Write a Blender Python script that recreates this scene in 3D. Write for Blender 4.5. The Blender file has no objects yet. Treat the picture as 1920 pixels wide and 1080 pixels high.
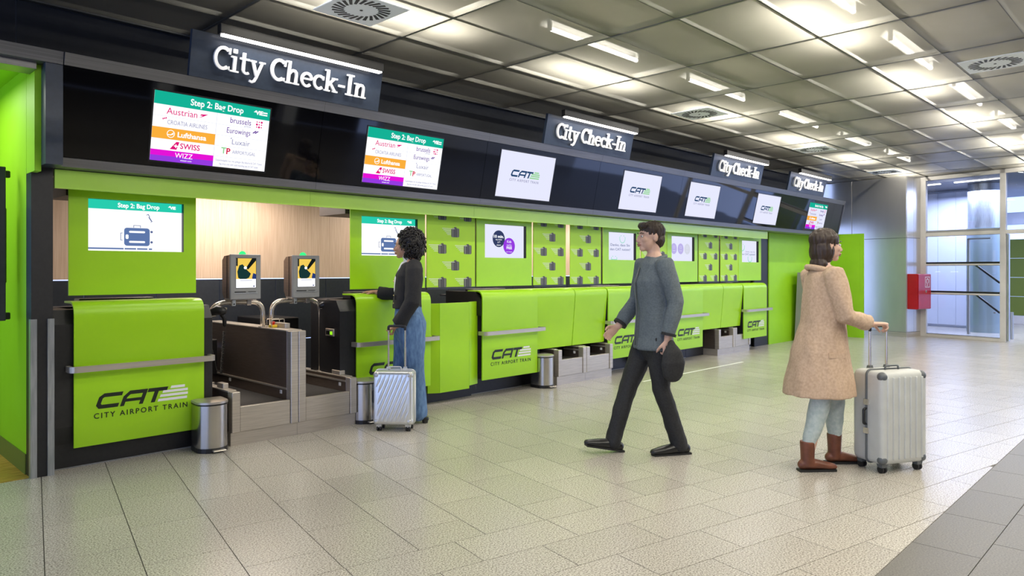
import bpy, bmesh, math, random
from mathutils import Vector, Matrix
random.seed(7)
S = bpy.context.scene
COL = S.collection
PI = math.pi

# ------------------------------------------------------------------ camera, world, lights, exposure
cd = bpy.data.cameras.new('camera'); cam = bpy.data.objects.new('camera', cd); COL.objects.link(cam)
cam.location = (0, 0, 1.4); cam.rotation_euler = (PI/2, 0, math.radians(-45.8))
cd.sensor_width = 36.0; cd.lens = 36.0*1340/1920; cd.shift_y = -33/1920; cd.clip_start = 0.05; cd.clip_end = 200
S.camera = cam
S.view_settings.view_transform = 'Standard'; S.view_settings.look = 'None'
S.view_settings.gamma = 1.0; S.view_settings.use_curve_mapping = False
S.view_settings.exposure = 0.0
W = bpy.data.worlds.new('daylight'); S.world = W; W.use_nodes = True
W.node_tree.nodes['Background'].inputs[0].default_value = (0.42, 0.55, 1.0, 1)
W.node_tree.nodes['Background'].inputs[1].default_value = 2.6
TUBE = 110.0         # watts of each fluorescent lamp above the ceiling grid

def area(name, loc, size, power, color=(1, 1, 1), rot=(0, 0, 0)):
    l = bpy.data.lights.new(name, 'AREA'); l.shape = 'RECTANGLE'; l.size, l.size_y = size
    l.energy = power; l.color = color
    o = bpy.data.objects.new(name, l); COL.objects.link(o); o.location = loc; o.rotation_euler = rot
    return o
# lamps in the baggage openings behind the green fascia, and in the side recess; area lights stand in for lobby daylight
area('alcove_lamp', (3.05, 6.75, 2.26), (1.3, 0.5), 40, (1.0, 0.91, 0.82))
area('alcove_lamp', (8.6, 6.75, 2.26), (7.6, 0.4), 130, (1.0, 0.9, 0.85))
area('recess_lamp', (0.35, 6.3, 2.72), (1.2, 0.8), 22, (1.0, 0.98, 0.9))
area('lobby_daylight', (18.9, 3.6, 3.2), (1.6, 3.4), 300, (0.66, 0.72, 1.0))
area('lobby_daylight', (19.6, 0.4, 3.2), (3.0, 3.0), 160, (0.75, 0.8, 1.0))

# ------------------------------------------------------------------ materials
def nt(m): return m.node_tree.nodes, m.node_tree.links
def mat(name, color, rough=0.5, metal=0.0, spec=0.5, coat=0.0):
    m = bpy.data.materials.new(name); m.use_nodes = True
    b = m.node_tree.nodes['Principled BSDF']
    b.inputs['Base Color'].default_value = (*color, 1); b.inputs['Roughness'].default_value = rough
    b.inputs['Metallic'].default_value = metal; b.inputs['Specular IOR Level'].default_value = spec
    b.inputs['Coat Weight'].default_value = coat
    return m
def em(name, color, strength=1.0):
    m = bpy.data.materials.new(name); m.use_nodes = True; N, L = nt(m)
    N.remove(N['Principled BSDF']); e = N.new('ShaderNodeEmission')
    e.inputs[0].default_value = (*color, 1); e.inputs[1].default_value = strength
    L.new(e.outputs[0], N['Material Output'].inputs[0])
    return m
def grain(m, c0, c1, scale, coord='Position', stretch=(1, 1, 1), detail=3, bump=0.0, rough=None, lo=0.35, hi=0.65):
    """noise-driven colour between c0 and c1 (and fine relief) on a material"""
    N, L = nt(m); b = N['Principled BSDF']
    if coord == 'Position': src = N.new('ShaderNodeNewGeometry').outputs['Position']
    else: src = N.new('ShaderNodeTexCoord').outputs[coord]
    mp = N.new('ShaderNodeMapping'); mp.inputs['Scale'].default_value = stretch; L.new(src, mp.inputs[0])
    no = N.new('ShaderNodeTexNoise'); no.inputs['Scale'].default_value = scale; no.inputs['Detail'].default_value = detail
    L.new(mp.outputs[0], no.inputs['Vector'])
    r = N.new('ShaderNodeValToRGB'); r.color_ramp.elements[0].position = lo; r.color_ramp.elements[1].position = hi
    r.color_ramp.elements[0].color = (*c0, 1); r.color_ramp.elements[1].color = (*c1, 1)
    L.new(no.outputs['Fac'], r.inputs[0]); L.new(r.outputs[0], b.inputs['Base Color'])
    if bump:
        bp = N.new('ShaderNodeBump'); bp.inputs['Strength'].default_value = bump; bp.inputs['Distance'].default_value = 0.002
        L.new(no.outputs['Fac'], bp.inputs['Height']); L.new(bp.outputs[0], b.inputs['Normal'])
    if rough:
        mr = N.new('ShaderNodeMapRange'); mr.inputs['To Min'].default_value, mr.inputs['To Max'].default_value = rough
        L.new(no.outputs['Fac'], mr.inputs[0]); L.new(mr.outputs[0], b.inputs['Roughness'])
    return m

M = {}
M['green'] = grain(mat('lime_laminate', (.34, .66, .01), .33), (.335, .655, .007), (.355, .675, .011), 3)
M['green_sheen'] = grain(mat('lime_laminate_fascia_sheen', (.36, .62, .07), .2), (.40, .67, .08), (.42, .69, .095), 3)  # same lime, paler: grazing reflection put into the fascia colour
M['green_print'] = grain(mat('lime_printed_board', (.36, .66, .01), .45), (.365, .66, .006), (.385, .68, .010), 3)
M['green_room'] = grain(mat('lime_wall_paint', (.3, .65, .01), .5), (.29, .63, .005), (.31, .66, .01), 3)
M['olive'] = mat('olive_skirting', (.13, .17, .03), .45)
M['black'] = grain(mat('black_laminate', (.012, .012, .014), .42), (.011, .011, .013), (.015, .015, .017), 40)
M['navy'] = grain(mat('anthracite_navy_laminate', (.022, .026, .036), .45), (.02, .024, .034), (.025, .029, .04), 30)
M['navy_band'] = grain(mat('dark_navy_bulkhead', (.008, .011, .018), .6), (.007, .010, .017), (.010, .013, .02), 20)
M['sign_navy'] = grain(mat('sign_slate', (.030, .042, .065), .36), (.028, .039, .06), (.033, .046, .07), 25)
M['glass_black'] = mat('black_glass', (.002, .002, .003), .04, 0, .5)
M['alu'] = grain(mat('anodised_aluminium', (.22, .22, .23), .38, .85), (.20, .20, .21), (.26, .26, .27), 6, stretch=(.3, 8, 40), rough=(.3, .45))
M['steel'] = grain(mat('brushed_stainless', (.6, .55, .48), .3, .6), (.50, .455, .395), (.60, .55, .48), 5, stretch=(1, 1, 30), rough=(.26, .42), detail=5)
M['steel_h'] = grain(mat('brushed_stainless_horizontal', (.6, .55, .48), .3, .65), (.48, .44, .385), (.58, .53, .465), 4, stretch=(.6, .6, 60), rough=(.28, .42), detail=5)
M['steel_dark'] = grain(mat('bronze_brown_steel', (.24, .19, .16), .36, .8), (.215, .168, .138), (.265, .21, .175), 8, stretch=(1, 1, 20), rough=(.32, .45))
M['chrome'] = mat('polished_steel', (.66, .61, .54), .2, .75)
M['guard'] = grain(mat('corner_guard_aluminium', (.42, .45, .48), .35, .8), (.36, .39, .42), (.48, .51, .54), 10, stretch=(8, 8, .6), rough=(.28, .42))
M['belt'] = grain(mat('rubber_belt', (.02, .018, .017), .7), (.016, .014, .013), (.03, .027, .025), 60, bump=.2)
M['rubber'] = mat('black_rubber', (.01, .01, .01), .6)
M['plastic_black'] = mat('black_plastic', (.01, .01, .011), .35)
M['plastic_grey'] = mat('grey_powder_coat', (.27, .275, .28), .4)
M['white'] = mat('white_print', (.82, .83, .84), .4)
M['print_white'] = mat('pale_print', (.72, .76, .66), .45)
M['print_dark'] = mat('charcoal_print', (.06, .06, .062), .45)
M['print_line'] = mat('grey_print_line', (.3, .32, .27), .45)
M['logo_black'] = mat('logo_black', (.006, .012, .006), .4)
M['letter'] = mat('white_acrylic_letter', (.85, .84, .82), .4)
M['red'] = grain(mat('red_enamel', (.5, .008, .02), .3), (.40, .004, .010), (.44, .006, .014), 6)
M['red_em'] = mat('emergency_red', (.6, .02, .01), .35)
M['yellow'] = mat('warning_yellow', (.75, .5, .03), .45)
M['yellow_label'] = mat('yellow_ring', (.8, .55, .02), .45)
M['tape'] = mat('white_floor_tape', (.8, .8, .76), .5)
M['brown_box'] = mat('brown_soffit', (.06, .045, .04), .5)
M['frame'] = grain(mat('beige_white_frame', (.55, .53, .5), .4), (.53, .51, .48), (.57, .55, .52), 5)
M['grout'] = mat('dark_grout', (.10, .095, .085), .8)
# wood
m = grain(mat('maple_veneer', (.6, .45, .33), .45), (.56, .40, .285), (.66, .50, .375), 9, stretch=(9, 9, .35), detail=6); M['wood'] = m
M['wood_floor'] = grain(mat('honey_wood_floor', (.5, .3, .06), .4), (.36, .19, .03), (.62, .40, .09), 6, stretch=(1.2, 9, 1), detail=6)

def terrazzo(name, base, dark, lite, rough):
    m = mat(name, base, rough); N, L = nt(m); b = N['Principled BSDF']
    g = N.new('ShaderNodeNewGeometry')
    n1 = N.new('ShaderNodeTexNoise'); n1.inputs['Scale'].default_value = 120; n1.inputs['Detail'].default_value = 2
    L.new(g.outputs['Position'], n1.inputs['Vector'])
    r = N.new('ShaderNodeValToRGB'); e = r.color_ramp.elements
    e[0].position = .33; e[0].color = (*dark, 1); e[1].position = .68; e[1].color = (*lite, 1)
    x = e.new(.5); x.color = (*base, 1)
    L.new(n1.outputs['Fac'], r.inputs[0])
    oi = N.new('ShaderNodeObjectInfo')
    ad = N.new('ShaderNodeMath'); ad.operation = 'MULTIPLY_ADD'; ad.inputs[1].default_value = .10; ad.inputs[2].default_value = .90
    L.new(oi.outputs['Random'], ad.inputs[0])
    a2 = ad
    mx = N.new('ShaderNodeMix'); mx.data_type = 'RGBA'; mx.blend_type = 'MULTIPLY'; mx.inputs['Factor'].default_value = 1
    cb = N.new('ShaderNodeCombineColor'); [L.new(a2.outputs[0], cb.inputs[k]) for k in range(3)]
    L.new(r.outputs[0], mx.inputs[6]); L.new(cb.outputs[0], mx.inputs[7]); L.new(mx.outputs[2], b.inputs['Base Color'])
    return m
M['tile'] = terrazzo('polished_granite_tile', (.47, .44, .385), (.21, .19, .165), (.66, .62, .55), .25)
M['tile_dark'] = terrazzo('dark_granite_tile', (.135, .127, .112), (.095, .09, .08), (.175, .165, .145), .42)

def ceiling_mat(name, col, transp, transl):
    m = mat(name, col, .42, .55); N, L = nt(m); b = N['Principled BSDF']; out = N['Material Output']
    g = N.new('ShaderNodeNewGeometry'); no = N.new('ShaderNodeTexNoise'); no.inputs['Scale'].default_value = 2.2; no.inputs['Detail'].default_value = 3
    L.new(g.outputs['Position'], no.inputs['Vector'])
    mr = N.new('ShaderNodeMapRange'); mr.inputs['To Min'].default_value = .36; mr.inputs['To Max'].default_value = .5
    L.new(no.outputs['Fac'], mr.inputs[0]); L.new(mr.outputs[0], b.inputs['Roughness'])
    tl = N.new('ShaderNodeBsdfTranslucent'); tl.inputs[0].default_value = (.85, .82, .72, 1)
    tp = N.new('ShaderNodeBsdfTransparent')
    m1 = N.new('ShaderNodeMixShader'); m1.inputs[0].default_value = transl
    L.new(b.outputs[0], m1.inputs[1]); L.new(tl.outputs[0], m1.inputs[2])
    m2 = N.new('ShaderNodeMixShader'); m2.inputs[0].default_value = transp
    L.new(m1.outputs[0], m2.inputs[1]); L.new(tp.outputs[0], m2.inputs[2]); L.new(m2.outputs[0], out.inputs[0])
    return m
M['ceil'] = ceiling_mat('perforated_metal_panel', (.20, .19, .165), .26, .075)
M['ceil_rail_shaded'] = mat('ceiling_rail', (.12, .12, .11), .4, .4)  # light grey rails darkened, their shadow lines put into the colour
M['slab'] = mat('plenum_slab', (.40, .38, .33), .8)
M['vent'] = mat('diffuser_white', (.88, .92, .95), .4)
M['vent_slot'] = mat('diffuser_slot', (.01, .01, .012), .5)
M['tube'] = em('fluorescent_tube', (1.0, .93, .78), 12.0)
M['tube'].cycles.emission_sampling = 'NONE'
M['led'] = em('led_strip', (1.0, .95, .92), 6.0); M['led'].cycles.emission_sampling = 'NONE'
# screens
SC = {}
def sem(n, srgb, k=1.0):
    c = tuple((v/255/12.92 if v/255 <= .04045 else ((v/255+.055)/1.055)**2.4) for v in srgb)
    SC[n] = em('screen_'+n, c, k)
    if n not in ('white', 'lavender'): SC[n].cycles.emission_sampling = 'NONE'
for n, c, k in (('white', (250, 251, 255), 1.15), ('teal', (20, 178, 150), 1.0), ('teal_bright', (40, 205, 175), 1.0), ('orange', (252, 176, 60), 1.0),
                ('magenta', (230, 20, 215), 1.0), ('purple', (150, 60, 225), 1.0), ('pink', (225, 20, 120), 1.0), ('red', (215, 20, 70), 1.0),
                ('violet', (95, 40, 150), 1.0), ('grey', (150, 150, 185), 1.0), ('green', (110, 205, 100), 1.0), ('palegreen', (150, 215, 150), 1.0),
                ('navy', (52, 62, 100), 1.0), ('slate', (95, 120, 170), 1.0), ('catblue', (35, 70, 110), 1.0), ('mint', (120, 220, 185), 1.0), ('lilac', (190, 180, 235), 1.0),
                ('lavender', (232, 234, 255), 1.0), ('photo_yellow', (245, 205, 90), 1.0), ('photo_dark', (25, 55, 55), 1.0), ('photo_coal', (20, 28, 28), 1.0), ('photo_blue', (40, 60, 120), 1.0),
                ('tagblue', (90, 105, 150), 1.0), ('line', (215, 218, 232), 1.0), ('skyblue', (120, 170, 250), 1.0)):
    sem(n, c, k)
M['lamp_green'] = em('green_status_lamp', (.04, .85, .22), 1.3)
M['display_green'] = em('green_led_display', (.35, .9, .02), 1.0)
# lobby
M['metal_wall'] = grain(mat('satin_steel_cladding', (.6, .59, .58), .3, .75), (.58, .57, .56), (.61, .60, .59), 3, stretch=(2, 2, .5))
M['lobby_panel'] = mat('lobby_white_panel', (.66, .70, .82), .3)
M['column'] = mat('column_blue_grey', (.28, .36, .40), .25, .3)
M['olive_wall'] = mat('olive_green_panel', (.13, .17, .02), .4)
def glass_mat(name, tint, refl):
    m = bpy.data.materials.new(name); m.use_nodes = True; N, L = nt(m); N.remove(N['Principled BSDF'])
    t = N.new('ShaderNodeBsdfTransparent'); t.inputs[0].default_value = (*tint, 1)
    g = N.new('ShaderNodeBsdfGlossy'); g.inputs['Roughness'].default_value = .02
    f = N.new('ShaderNodeFresnel'); f.inputs[0].default_value = 1.45
    mu = N.new('ShaderNodeMath'); mu.operation = 'MULTIPLY'; mu.inputs[1].default_value = refl; L.new(f.outputs[0], mu.inputs[0])
    x = N.new('ShaderNodeMixShader'); L.new(mu.outputs[0], x.inputs[0]); L.new(t.outputs[0], x.inputs[1]); L.new(g.outputs[0], x.inputs[2])
    L.new(x.outputs[0], N['Material Output'].inputs[0])
    return m
M['pane'] = glass_mat('clear_pane', (.92, .95, 1.0), 1.0)
# people
M['skin_tan'] = grain(mat('skin_tan', (.50, .27, .17), .5), (.47, .25, .155), (.53, .29, .19), 30)
M['skin_fair'] = grain(mat('skin_fair', (.60, .38, .28), .5), (.57, .36, .26), (.63, .40, .30), 30)
M['hair_black'] = mat('black_curly_hair', (.010, .008, .008), .45)
M['hair_brown'] = mat('brown_hair', (.035, .02, .012), .5)
M['wool_black'] = grain(mat('black_boucle', (.012, .012, .014), .85), (.009, .009, .010), (.022, .022, .024), 220, bump=.5)
M['knit_white'] = mat('white_knit', (.75, .75, .74), .8)
M['denim'] = grain(mat('blue_denim', (.08, .16, .32), .8), (.065, .135, .28), (.13, .24, .43), 40, stretch=(1, 1, .35), detail=5, bump=.3)
M['denim_pale'] = grain(mat('pale_denim', (.40, .47, .46), .8), (.36, .43, .42), (.46, .52, .50), 40, bump=.2)
M['camel'] = grain(mat('camel_wool', (.52, .37, .25), .85), (.47, .33, .22), (.57, .41, .285), 60, bump=.3)
M['slate_cloth'] = grain(mat('slate_jacket', (.10, .125, .14), .8), (.085, .107, .12), (.12, .145, .16), 80, bump=.3)
M['cloth_black'] = grain(mat('black_cloth', (.012, .013, .014), .75), (.010, .010, .011), (.018, .019, .02), 80, bump=.2)
M['leather_black'] = mat('black_leather', (.012, .012, .012), .32)
M['leather_brown'] = grain(mat('brown_leather', (.14, .045, .022), .4), (.11, .034, .016), (.18, .06, .03), 15)
M['gold'] = mat('gold_button', (.8, .62, .3), .25, 1.0)
M['eye_white'] = mat('eye_white', (.8, .8, .78), .3)
M['eye_dark'] = mat('eye_dark', (.02, .012, .01), .2)
M['lip'] = mat('lip', (.40, .17, .13), .45)
M['alu_case'] = mat('silver_aluminium_shell', (.72, .74, .73), .30, .75)
M['case_trim'] = mat('silver_case_trim', (.60, .61, .60), .35, .6)
M['case_grey'] = grain(mat('pale_grey_shell', (.50, .51, .48), .4), (.48, .49, .46), (.52, .53, .50), 10)
M['case_dark'] = mat('dark_grey_shell', (.10, .11, .115), .4)

# ------------------------------------------------------------------ helpers
PENDING = []        # objects whose mesh is evaluated (text, remeshed figures) once at the end
def offset(p):
    v = Vector((0, 0, 0))
    while p is not None:
        v += p.location; p = p.parent
    return v
def tag(o, label=None, cat=None, group=None, kind=None):
    for k, v in (('label', label), ('category', cat), ('group', group), ('kind', kind)):
        if v: o[k] = v
    return o
def thing(name, label, cat, loc, group=None):
    o = bpy.data.objects.new(name, None); o.empty_display_size = .1; COL.objects.link(o); o.location = loc
    return tag(o, label, cat, group)
def obj(name, bm, m, parent=None, smooth=False):
    me = bpy.data.meshes.new(name)
    if isinstance(bm, bmesh.types.BMesh):
        d = -offset(parent)
        bmesh.ops.translate(bm, verts=bm.verts, vec=d)
        bmesh.ops.recalc_face_normals(bm, faces=bm.faces)
        bm.to_mesh(me); bm.free()
    else: me = bm
    if m is not None: me.materials.append(m)
    if smooth:
        for p in me.polygons: p.use_smooth = True
        if smooth != 'all':
            try: me.set_sharp_from_angle(angle=math.radians(smooth if smooth is not True and smooth > 1 else 35))
            except Exception: pass
    o = bpy.data.objects.new(name, me); COL.objects.link(o); o.parent = parent
    return o
def struct(name, bm, m, parent=None, **k):
    o = obj(name, bm, m, parent, **k)
    if parent is None: o['kind'] = 'structure'
    return o
def BM(): return bmesh.new()
def hexa(bm, P):
    v = [bm.verts.new(p) for p in P]
    for f in ((0, 1, 2, 3), (7, 6, 5, 4), (0, 4, 5, 1), (1, 5, 6, 2), (2, 6, 7, 3), (3, 7, 4, 0)): bm.faces.new([v[i] for i in f])
    return v
def box(bm, x0, x1, y0, y1, z0, z1, bev=0.0, seg=2):
    v = hexa(bm, [(x0, y0, z0), (x1, y0, z0), (x1, y1, z0), (x0, y1, z0), (x0, y0, z1), (x1, y0, z1), (x1, y1, z1), (x0, y1, z1)])
    if bev:
        es = list({e for q in v for e in q.link_edges})
        bmesh.ops.bevel(bm, geom=es, offset=bev, segments=seg, profile=.5, affect='EDGES')
    return bm
def bx(*a, **k): return box(BM(), *a, **k)
def prism(bm, poly, fn, t0, t1):
    """extrude polygon (2-D) between t0 and t1; fn(a, b, t) -> point"""
    n = len(poly)
    A = [bm.verts.new(fn(a, b, t0)) for a, b in poly]; B = [bm.verts.new(fn(a, b, t1)) for a, b in poly]
    bm.faces.new(A[::-1]); bm.faces.new(B)
    for i in range(n): bm.faces.new((A[i], A[(i+1) % n], B[(i+1) % n], B[i]))
    return bm
def yz(poly, x0, x1, bm=None): return prism(bm or BM(), poly, lambda a, b, t: (t, a, b), x0, x1)
def xy(poly, z0, z1, bm=None): return prism(bm or BM(), poly, lambda a, b, t: (a, b, t), z0, z1)
def ring_frame(t, ref):
    u = ref - t*ref.dot(t)
    if u.length < 1e-5: u = t.orthogonal()
    u.normalize(); return u, t.cross(u)
def tube(bm, pts, r, n=10, ref=None, cap='flat'):
    """tapered tube through pts; r = radius, list of radii or list of (ra, rb)"""
    P = [Vector(p) for p in pts]; k = len(P)
    R = [(x if isinstance(x, tuple) else (x, x)) for x in (r if isinstance(r, list) else [r]*k)]
    T = []
    for i in range(k):
        d = (P[min(i+1, k-1)]-P[max(i-1, 0)])
        if 0 < i < k-1: d = (P[i+1]-P[i]).normalized()+(P[i]-P[i-1]).normalized()
        T.append(d.normalized() if d.length > 1e-9 else Vector((0, 0, 1)))
    if cap == 'round':
        q = [(.0, 1), (.5, .866), (.866, .5)]
        m0, m1 = max(R[0]), max(R[-1])
        pre = [(P[0]-T[0]*m0*s, (R[0][0]*c if c else .001, R[0][1]*c), T[0]) for s, c in ((.96, .28), (.8, .6), (.45, .89))]
        post = [(P[-1]+T[-1]*m1*s, (R[-1][0]*c, R[-1][1]*c), T[-1]) for s, c in ((.45, .89), (.8, .6), (.96, .28))]
        seq = pre+list(zip(P, R, T))+post
    else: seq = list(zip(P, R, T))
    u = None; rings = []
    for p, (ra, rb), t in seq:
        base = Vector(ref) if ref is not None else (u if u is not None else (Vector((0, 0, 1)) if abs(t.z) < .9 else Vector((1, 0, 0))))
        u, v = ring_frame(t, base)
        rings.append([bm.verts.new(p+u*(math.cos(2*PI*j/n)*ra)+v*(math.sin(2*PI*j/n)*rb)) for j in range(n)])
    for a, b in zip(rings, rings[1:]):
        for j in range(n): bm.faces.new((a[j], a[(j+1) % n], b[(j+1) % n], b[j]))
    bm.faces.new(rings[0][::-1]); bm.faces.new(rings[-1])
    return bm
def ball(bm, c, r, seg=16, rings=10, M3=None):
    r = r if isinstance(r, tuple) else (r, r, r)
    mt = Matrix.Translation(Vector(c)) @ (M3.to_4x4() if M3 else Matrix()) @ Matrix.Diagonal((*r, 1))
    bmesh.ops.create_uvsphere(bm, u_segments=seg, v_segments=rings, radius=1, matrix=mt)
    return bm
def bez(p0, p1, p2, n=8):
    p0, p1, p2 = map(Vector, (p0, p1, p2))
    return [p0*(1-t)**2+p1*2*t*(1-t)+p2*t*t for t in (i/n for i in range(n+1))]
def fillet(pts, r, n=6):
    """round the inner corners of a polyline"""
    P = [Vector(p) for p in pts]; out = [P[0]]
    for a, b, c in zip(P, P[1:], P[2:]):
        d0, d1 = (a-b), (c-b); q = min(r, d0.length*.49, d1.length*.49)
        out += bez(b+d0.normalized()*q, b, b+d1.normalized()*q, n)
    return out+[P[-1]]
def rrect(w, h, r, n=4, cx=0, cy=0):
    out = []
    for sx, sy, a0 in ((1, 1, 0), (-1, 1, 90), (-1, -1, 180), (1, -1, 270)):
        for i in range(n+1):
            a = math.radians(a0+90*i/n); out.append((cx+sx*(w/2-r)+math.cos(a)*r, cy+sy*(h/2-r)+math.sin(a)*r))
    return out
def circ(cx, cy, r, n=24, ry=None): return [(cx+math.cos(2*PI*i/n)*r, cy+math.sin(2*PI*i/n)*(ry or r)) for i in range(n)]

# flat prints and lettering in a local frame Mx (x right, y up, z out of the surface)
def flat(bm, Mx, poly, z=0.0, t=.0008):
    return prism(bm, poly, lambda a, b, q: Mx @ Vector((a, b, q)), z, z+t)
def rect(x0, x1, y0, y1): return [(x0, y0), (x1, y0), (x1, y1), (x0, y1)]
def ribbon(bm, Mx, pts, w, z=0.0, t=.0008, closed=False):
    """stroke of width w along pts in the local frame, mitred"""
    P = [Vector((*p, 0)) for p in pts]; n = len(P); L, R = [], []
    for i, p in enumerate(P):
        a = P[i-1] if (i or closed) else None; b = P[(i+1) % n] if (i < n-1 or closed) else None
        d0 = (p-a).normalized() if a is not None else None; d1 = (b-p).normalized() if b is not None else None
        if d0 is None: nrm = Vector((-d1.y, d1.x, 0)); k = 1
        elif d1 is None: nrm = Vector((-d0.y, d0.x, 0)); k = 1
        else:
            n0, n1 = Vector((-d0.y, d0.x, 0)), Vector((-d1.y, d1.x, 0)); nrm = (n0+n1)
            nrm = nrm.normalized() if nrm.length > 1e-6 else n0
            k = 1/max(.5, nrm.dot(n0))
        L.append(p+nrm*w/2*k); R.append(p-nrm*w/2*k)
    va = [(bm.verts.new(Mx @ Vector((l.x, l.y, z))), bm.verts.new(Mx @ Vector((r.x, r.y, z))), bm.verts.new(Mx @ Vector((l.x, l.y, z+t))), bm.verts.new(Mx @ Vector((r.x, r.y, z+t)))) for l, r in zip(L, R)]
    m = n if closed else n-1
    for i in range(m):
        a, b = va[i], va[(i+1) % n]
        bm.faces.new((a[2], a[3], b[3], b[2])); bm.faces.new((a[0], b[0], b[1], a[1]))
        bm.faces.new((a[0], a[2], b[2], b[0])); bm.faces.new((a[1], b[1], b[3], a[3]))
    if not closed:
        for a in (va[0], va[-1]): bm.faces.new((a[0], a[1], a[3], a[2]))
    return bm
def text(body, Mx, x, y, size, m, parent, z=.0012, align='CENTER', name='lettering', bold=0.0, sx=1.0, rot=0, ext=.0003, fit=None, space=1.0):
    c = bpy.data.curves.new(name, 'FONT'); c.body = body; c.size = size; c.align_x = align; c.align_y = 'CENTER'
    c.extrude = ext; c.offset = bold; c.resolution_u = 3; c.space_character = space; c.materials.append(m)
    o = bpy.data.objects.new(name, c); COL.objects.link(o); o.parent = parent
    o.matrix_basis = Matrix.Translation(-offset(parent)) @ Mx @ Matrix.Translation((x, y, z)) @ Matrix.Rotation(rot, 4, 'Z') @ Matrix.Diagonal((sx, 1, 1, 1))
    o['kind'] = 'stuff'
    if fit: o['fit'] = fit
    PENDING.append(o); return o
def frameM(o, xdir, ydir):
    x = Vector(xdir).normalized(); y = Vector(ydir).normalized(); z = x.cross(y)
    m = Matrix((x, y, z)).transposed().to_4x4(); m.translation = Vector(o); return m
def front(x, y, z): return frameM((x, y, z), (1, 0, 0), (0, 0, 1))       # a surface that faces the hall (-Y)
UP = Vector((0, -.2127, .9771))
def canopyP(x, z, off=0.0): return Vector((x, 5.42+.2177*(2.843-z)-.9771*off, z-.2127*off))
def canopyM(x, z, off=0.0): return frameM(canopyP(x, z, off), (1, 0, 0), UP)

# ------------------------------------------------------------------ floor
TH = math.radians(12); E1 = Vector((math.cos(TH), -math.sin(TH), 0)); E2 = Vector((math.sin(TH), math.cos(TH), 0))
def clip(poly, n, k):
    """keep the part of a polygon where n.p >= k"""
    out = []
    for a, b in zip(poly, poly[1:]+poly[:1]):
        da, db = n[0]*a[0]+n[1]*a[1]-k, n[0]*b[0]+n[1]*b[1]-k
        if da >= 0: out.append(a)
        if (da >= 0) != (db >= 0):
            q = da/(da-db); out.append((a[0]+(b[0]-a[0])*q, a[1]+(b[1]-a[1])*q))
    return out
def parea(p): return abs(sum(a[0]*b[1]-b[0]*a[1] for a, b in zip(p, p[1:]+p[:1])))/2
CC, SS = math.cos(math.radians(44.2)), math.sin(math.radians(44.2))
def depth(x, y): return CC*x+SS*y
def in_view(x, y, z, margin=60):
    d = depth(x, y)
    if d < .5: return 0
    u = 960+1340*(SS*x-CC*y)/d; v = 507-1340*(z-1.4)/d
    return d if (-margin < u < 1920+margin and -margin < v < 1080+margin) else 0
floor = struct('floor', bx(-3, 26, -7.2, 7.4, -.06, -.006), M['grout'])
G = .0022
tiles = []          # (polygon, key, centre, rotation, size, material)
def add_tile(c, w, h, rot, region, m):
    ax, ay = (E1, E2) if rot else (Vector((1, 0, 0)), Vector((0, 1, 0)))
    base = [(c+ax*sx*(w/2-G)+ay*sy*(h/2-G)) for sx, sy in ((-1, -1), (1, -1), (1, 1), (-1, 1))]
    p = [(q.x, q.y) for q in base]; a0 = parea(p)
    for n, k in region: p = clip(p, n, k) if p else p
    if not p or parea(p) < .004: return
    tiles.append((p, abs(parea(p)-a0) < 1e-6, c, w, h, rot, m))
n2 = (E2.x, E2.y)
yb = lambda j: 3.23-.2945*j
for i in range(-14, 60):            # columns by the counters
    e = .043+.39*(i+.5)
    for j in range(-22, 18):
        f = 3.50+.29*(1 if i % 2 == 1 else 0)+.58*j
        c = E1*e+E2*(f+.29)
        if -2.5 < c.x < 25 and c.y < 6.9:
            add_tile(c, .39, .58, True, [(n2, 3.23+G), ((0, 1), 1.09+G), ((0, -1), -6.3)] + ([((0, -1), -5.69)] if c.x < 1.1 else []), M['tile'])
for j in range(0, 26):              # rows of the hall
    f = yb(j)-.147
    for i in range(-12, 50):
        e = (2.392 if j % 2 == 0 else 2.15)+.588*i+.294
        c = E1*e+E2*f
        if -2.5 < c.x < 25: add_tile(c, .588, .2945, True, [((-n2[0], -n2[1]), -(3.23-G)), ((0, 1), 1.09+G)], M['tile'])
for j in range(0, 27):              # dark strip along the other side
    y = 1.09-.305*(j+.5)
    for i in range(-6, 44):
        c = Vector((.62*i+(.31 if j % 2 else .05), y, 0)); add_tile(c, .62, .305, False, [], M['tile_dark'])
def tile_bm(p, bm=None): return xy(p, -.006, 0.0, bm)
rank = []
for t in tiles:
    d = in_view(t[2].x, t[2].y, 0, 40); rank.append((-parea(t[0])*1.4/d**3 if d else 0, id(t), t))
rank.sort(key=lambda r: r[0])
shared, rest = {}, {}
for k, (s, _, t) in enumerate(rank):
    p, whole, c, w, h, rot, m = t
    if k < 290 and s < 0:
        if whole:
            key = (w, h, rot, m.name)
            if key not in shared:
                me = bpy.data.meshes.new('tile'); b = bx(-w/2+G, w/2-G, -h/2+G, h/2-G, -.006, 0); b.to_mesh(me); b.free(); me.materials.append(m); shared[key] = me
            o = bpy.data.objects.new('tile', shared[key]); COL.objects.link(o); o.parent = floor; o.location = (c.x, c.y, 0); o.rotation_euler = (0, 0, -TH if rot else 0)
        else: obj('tile', tile_bm(p), m, floor)
    else: tile_bm(p, rest.setdefault(m.name, (BM(), m))[0])
for b, m in rest.values(): o = obj('floor_tiling', b, m, floor); o['kind'] = 'stuff'
for i in range(14):                 # wood floor of the side recess
    y0 = 5.695+.115*i
    obj('plank', bx(-1.2, 1.195, y0, y0+.112, -.006, .002), M['wood_floor'], floor)

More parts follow.
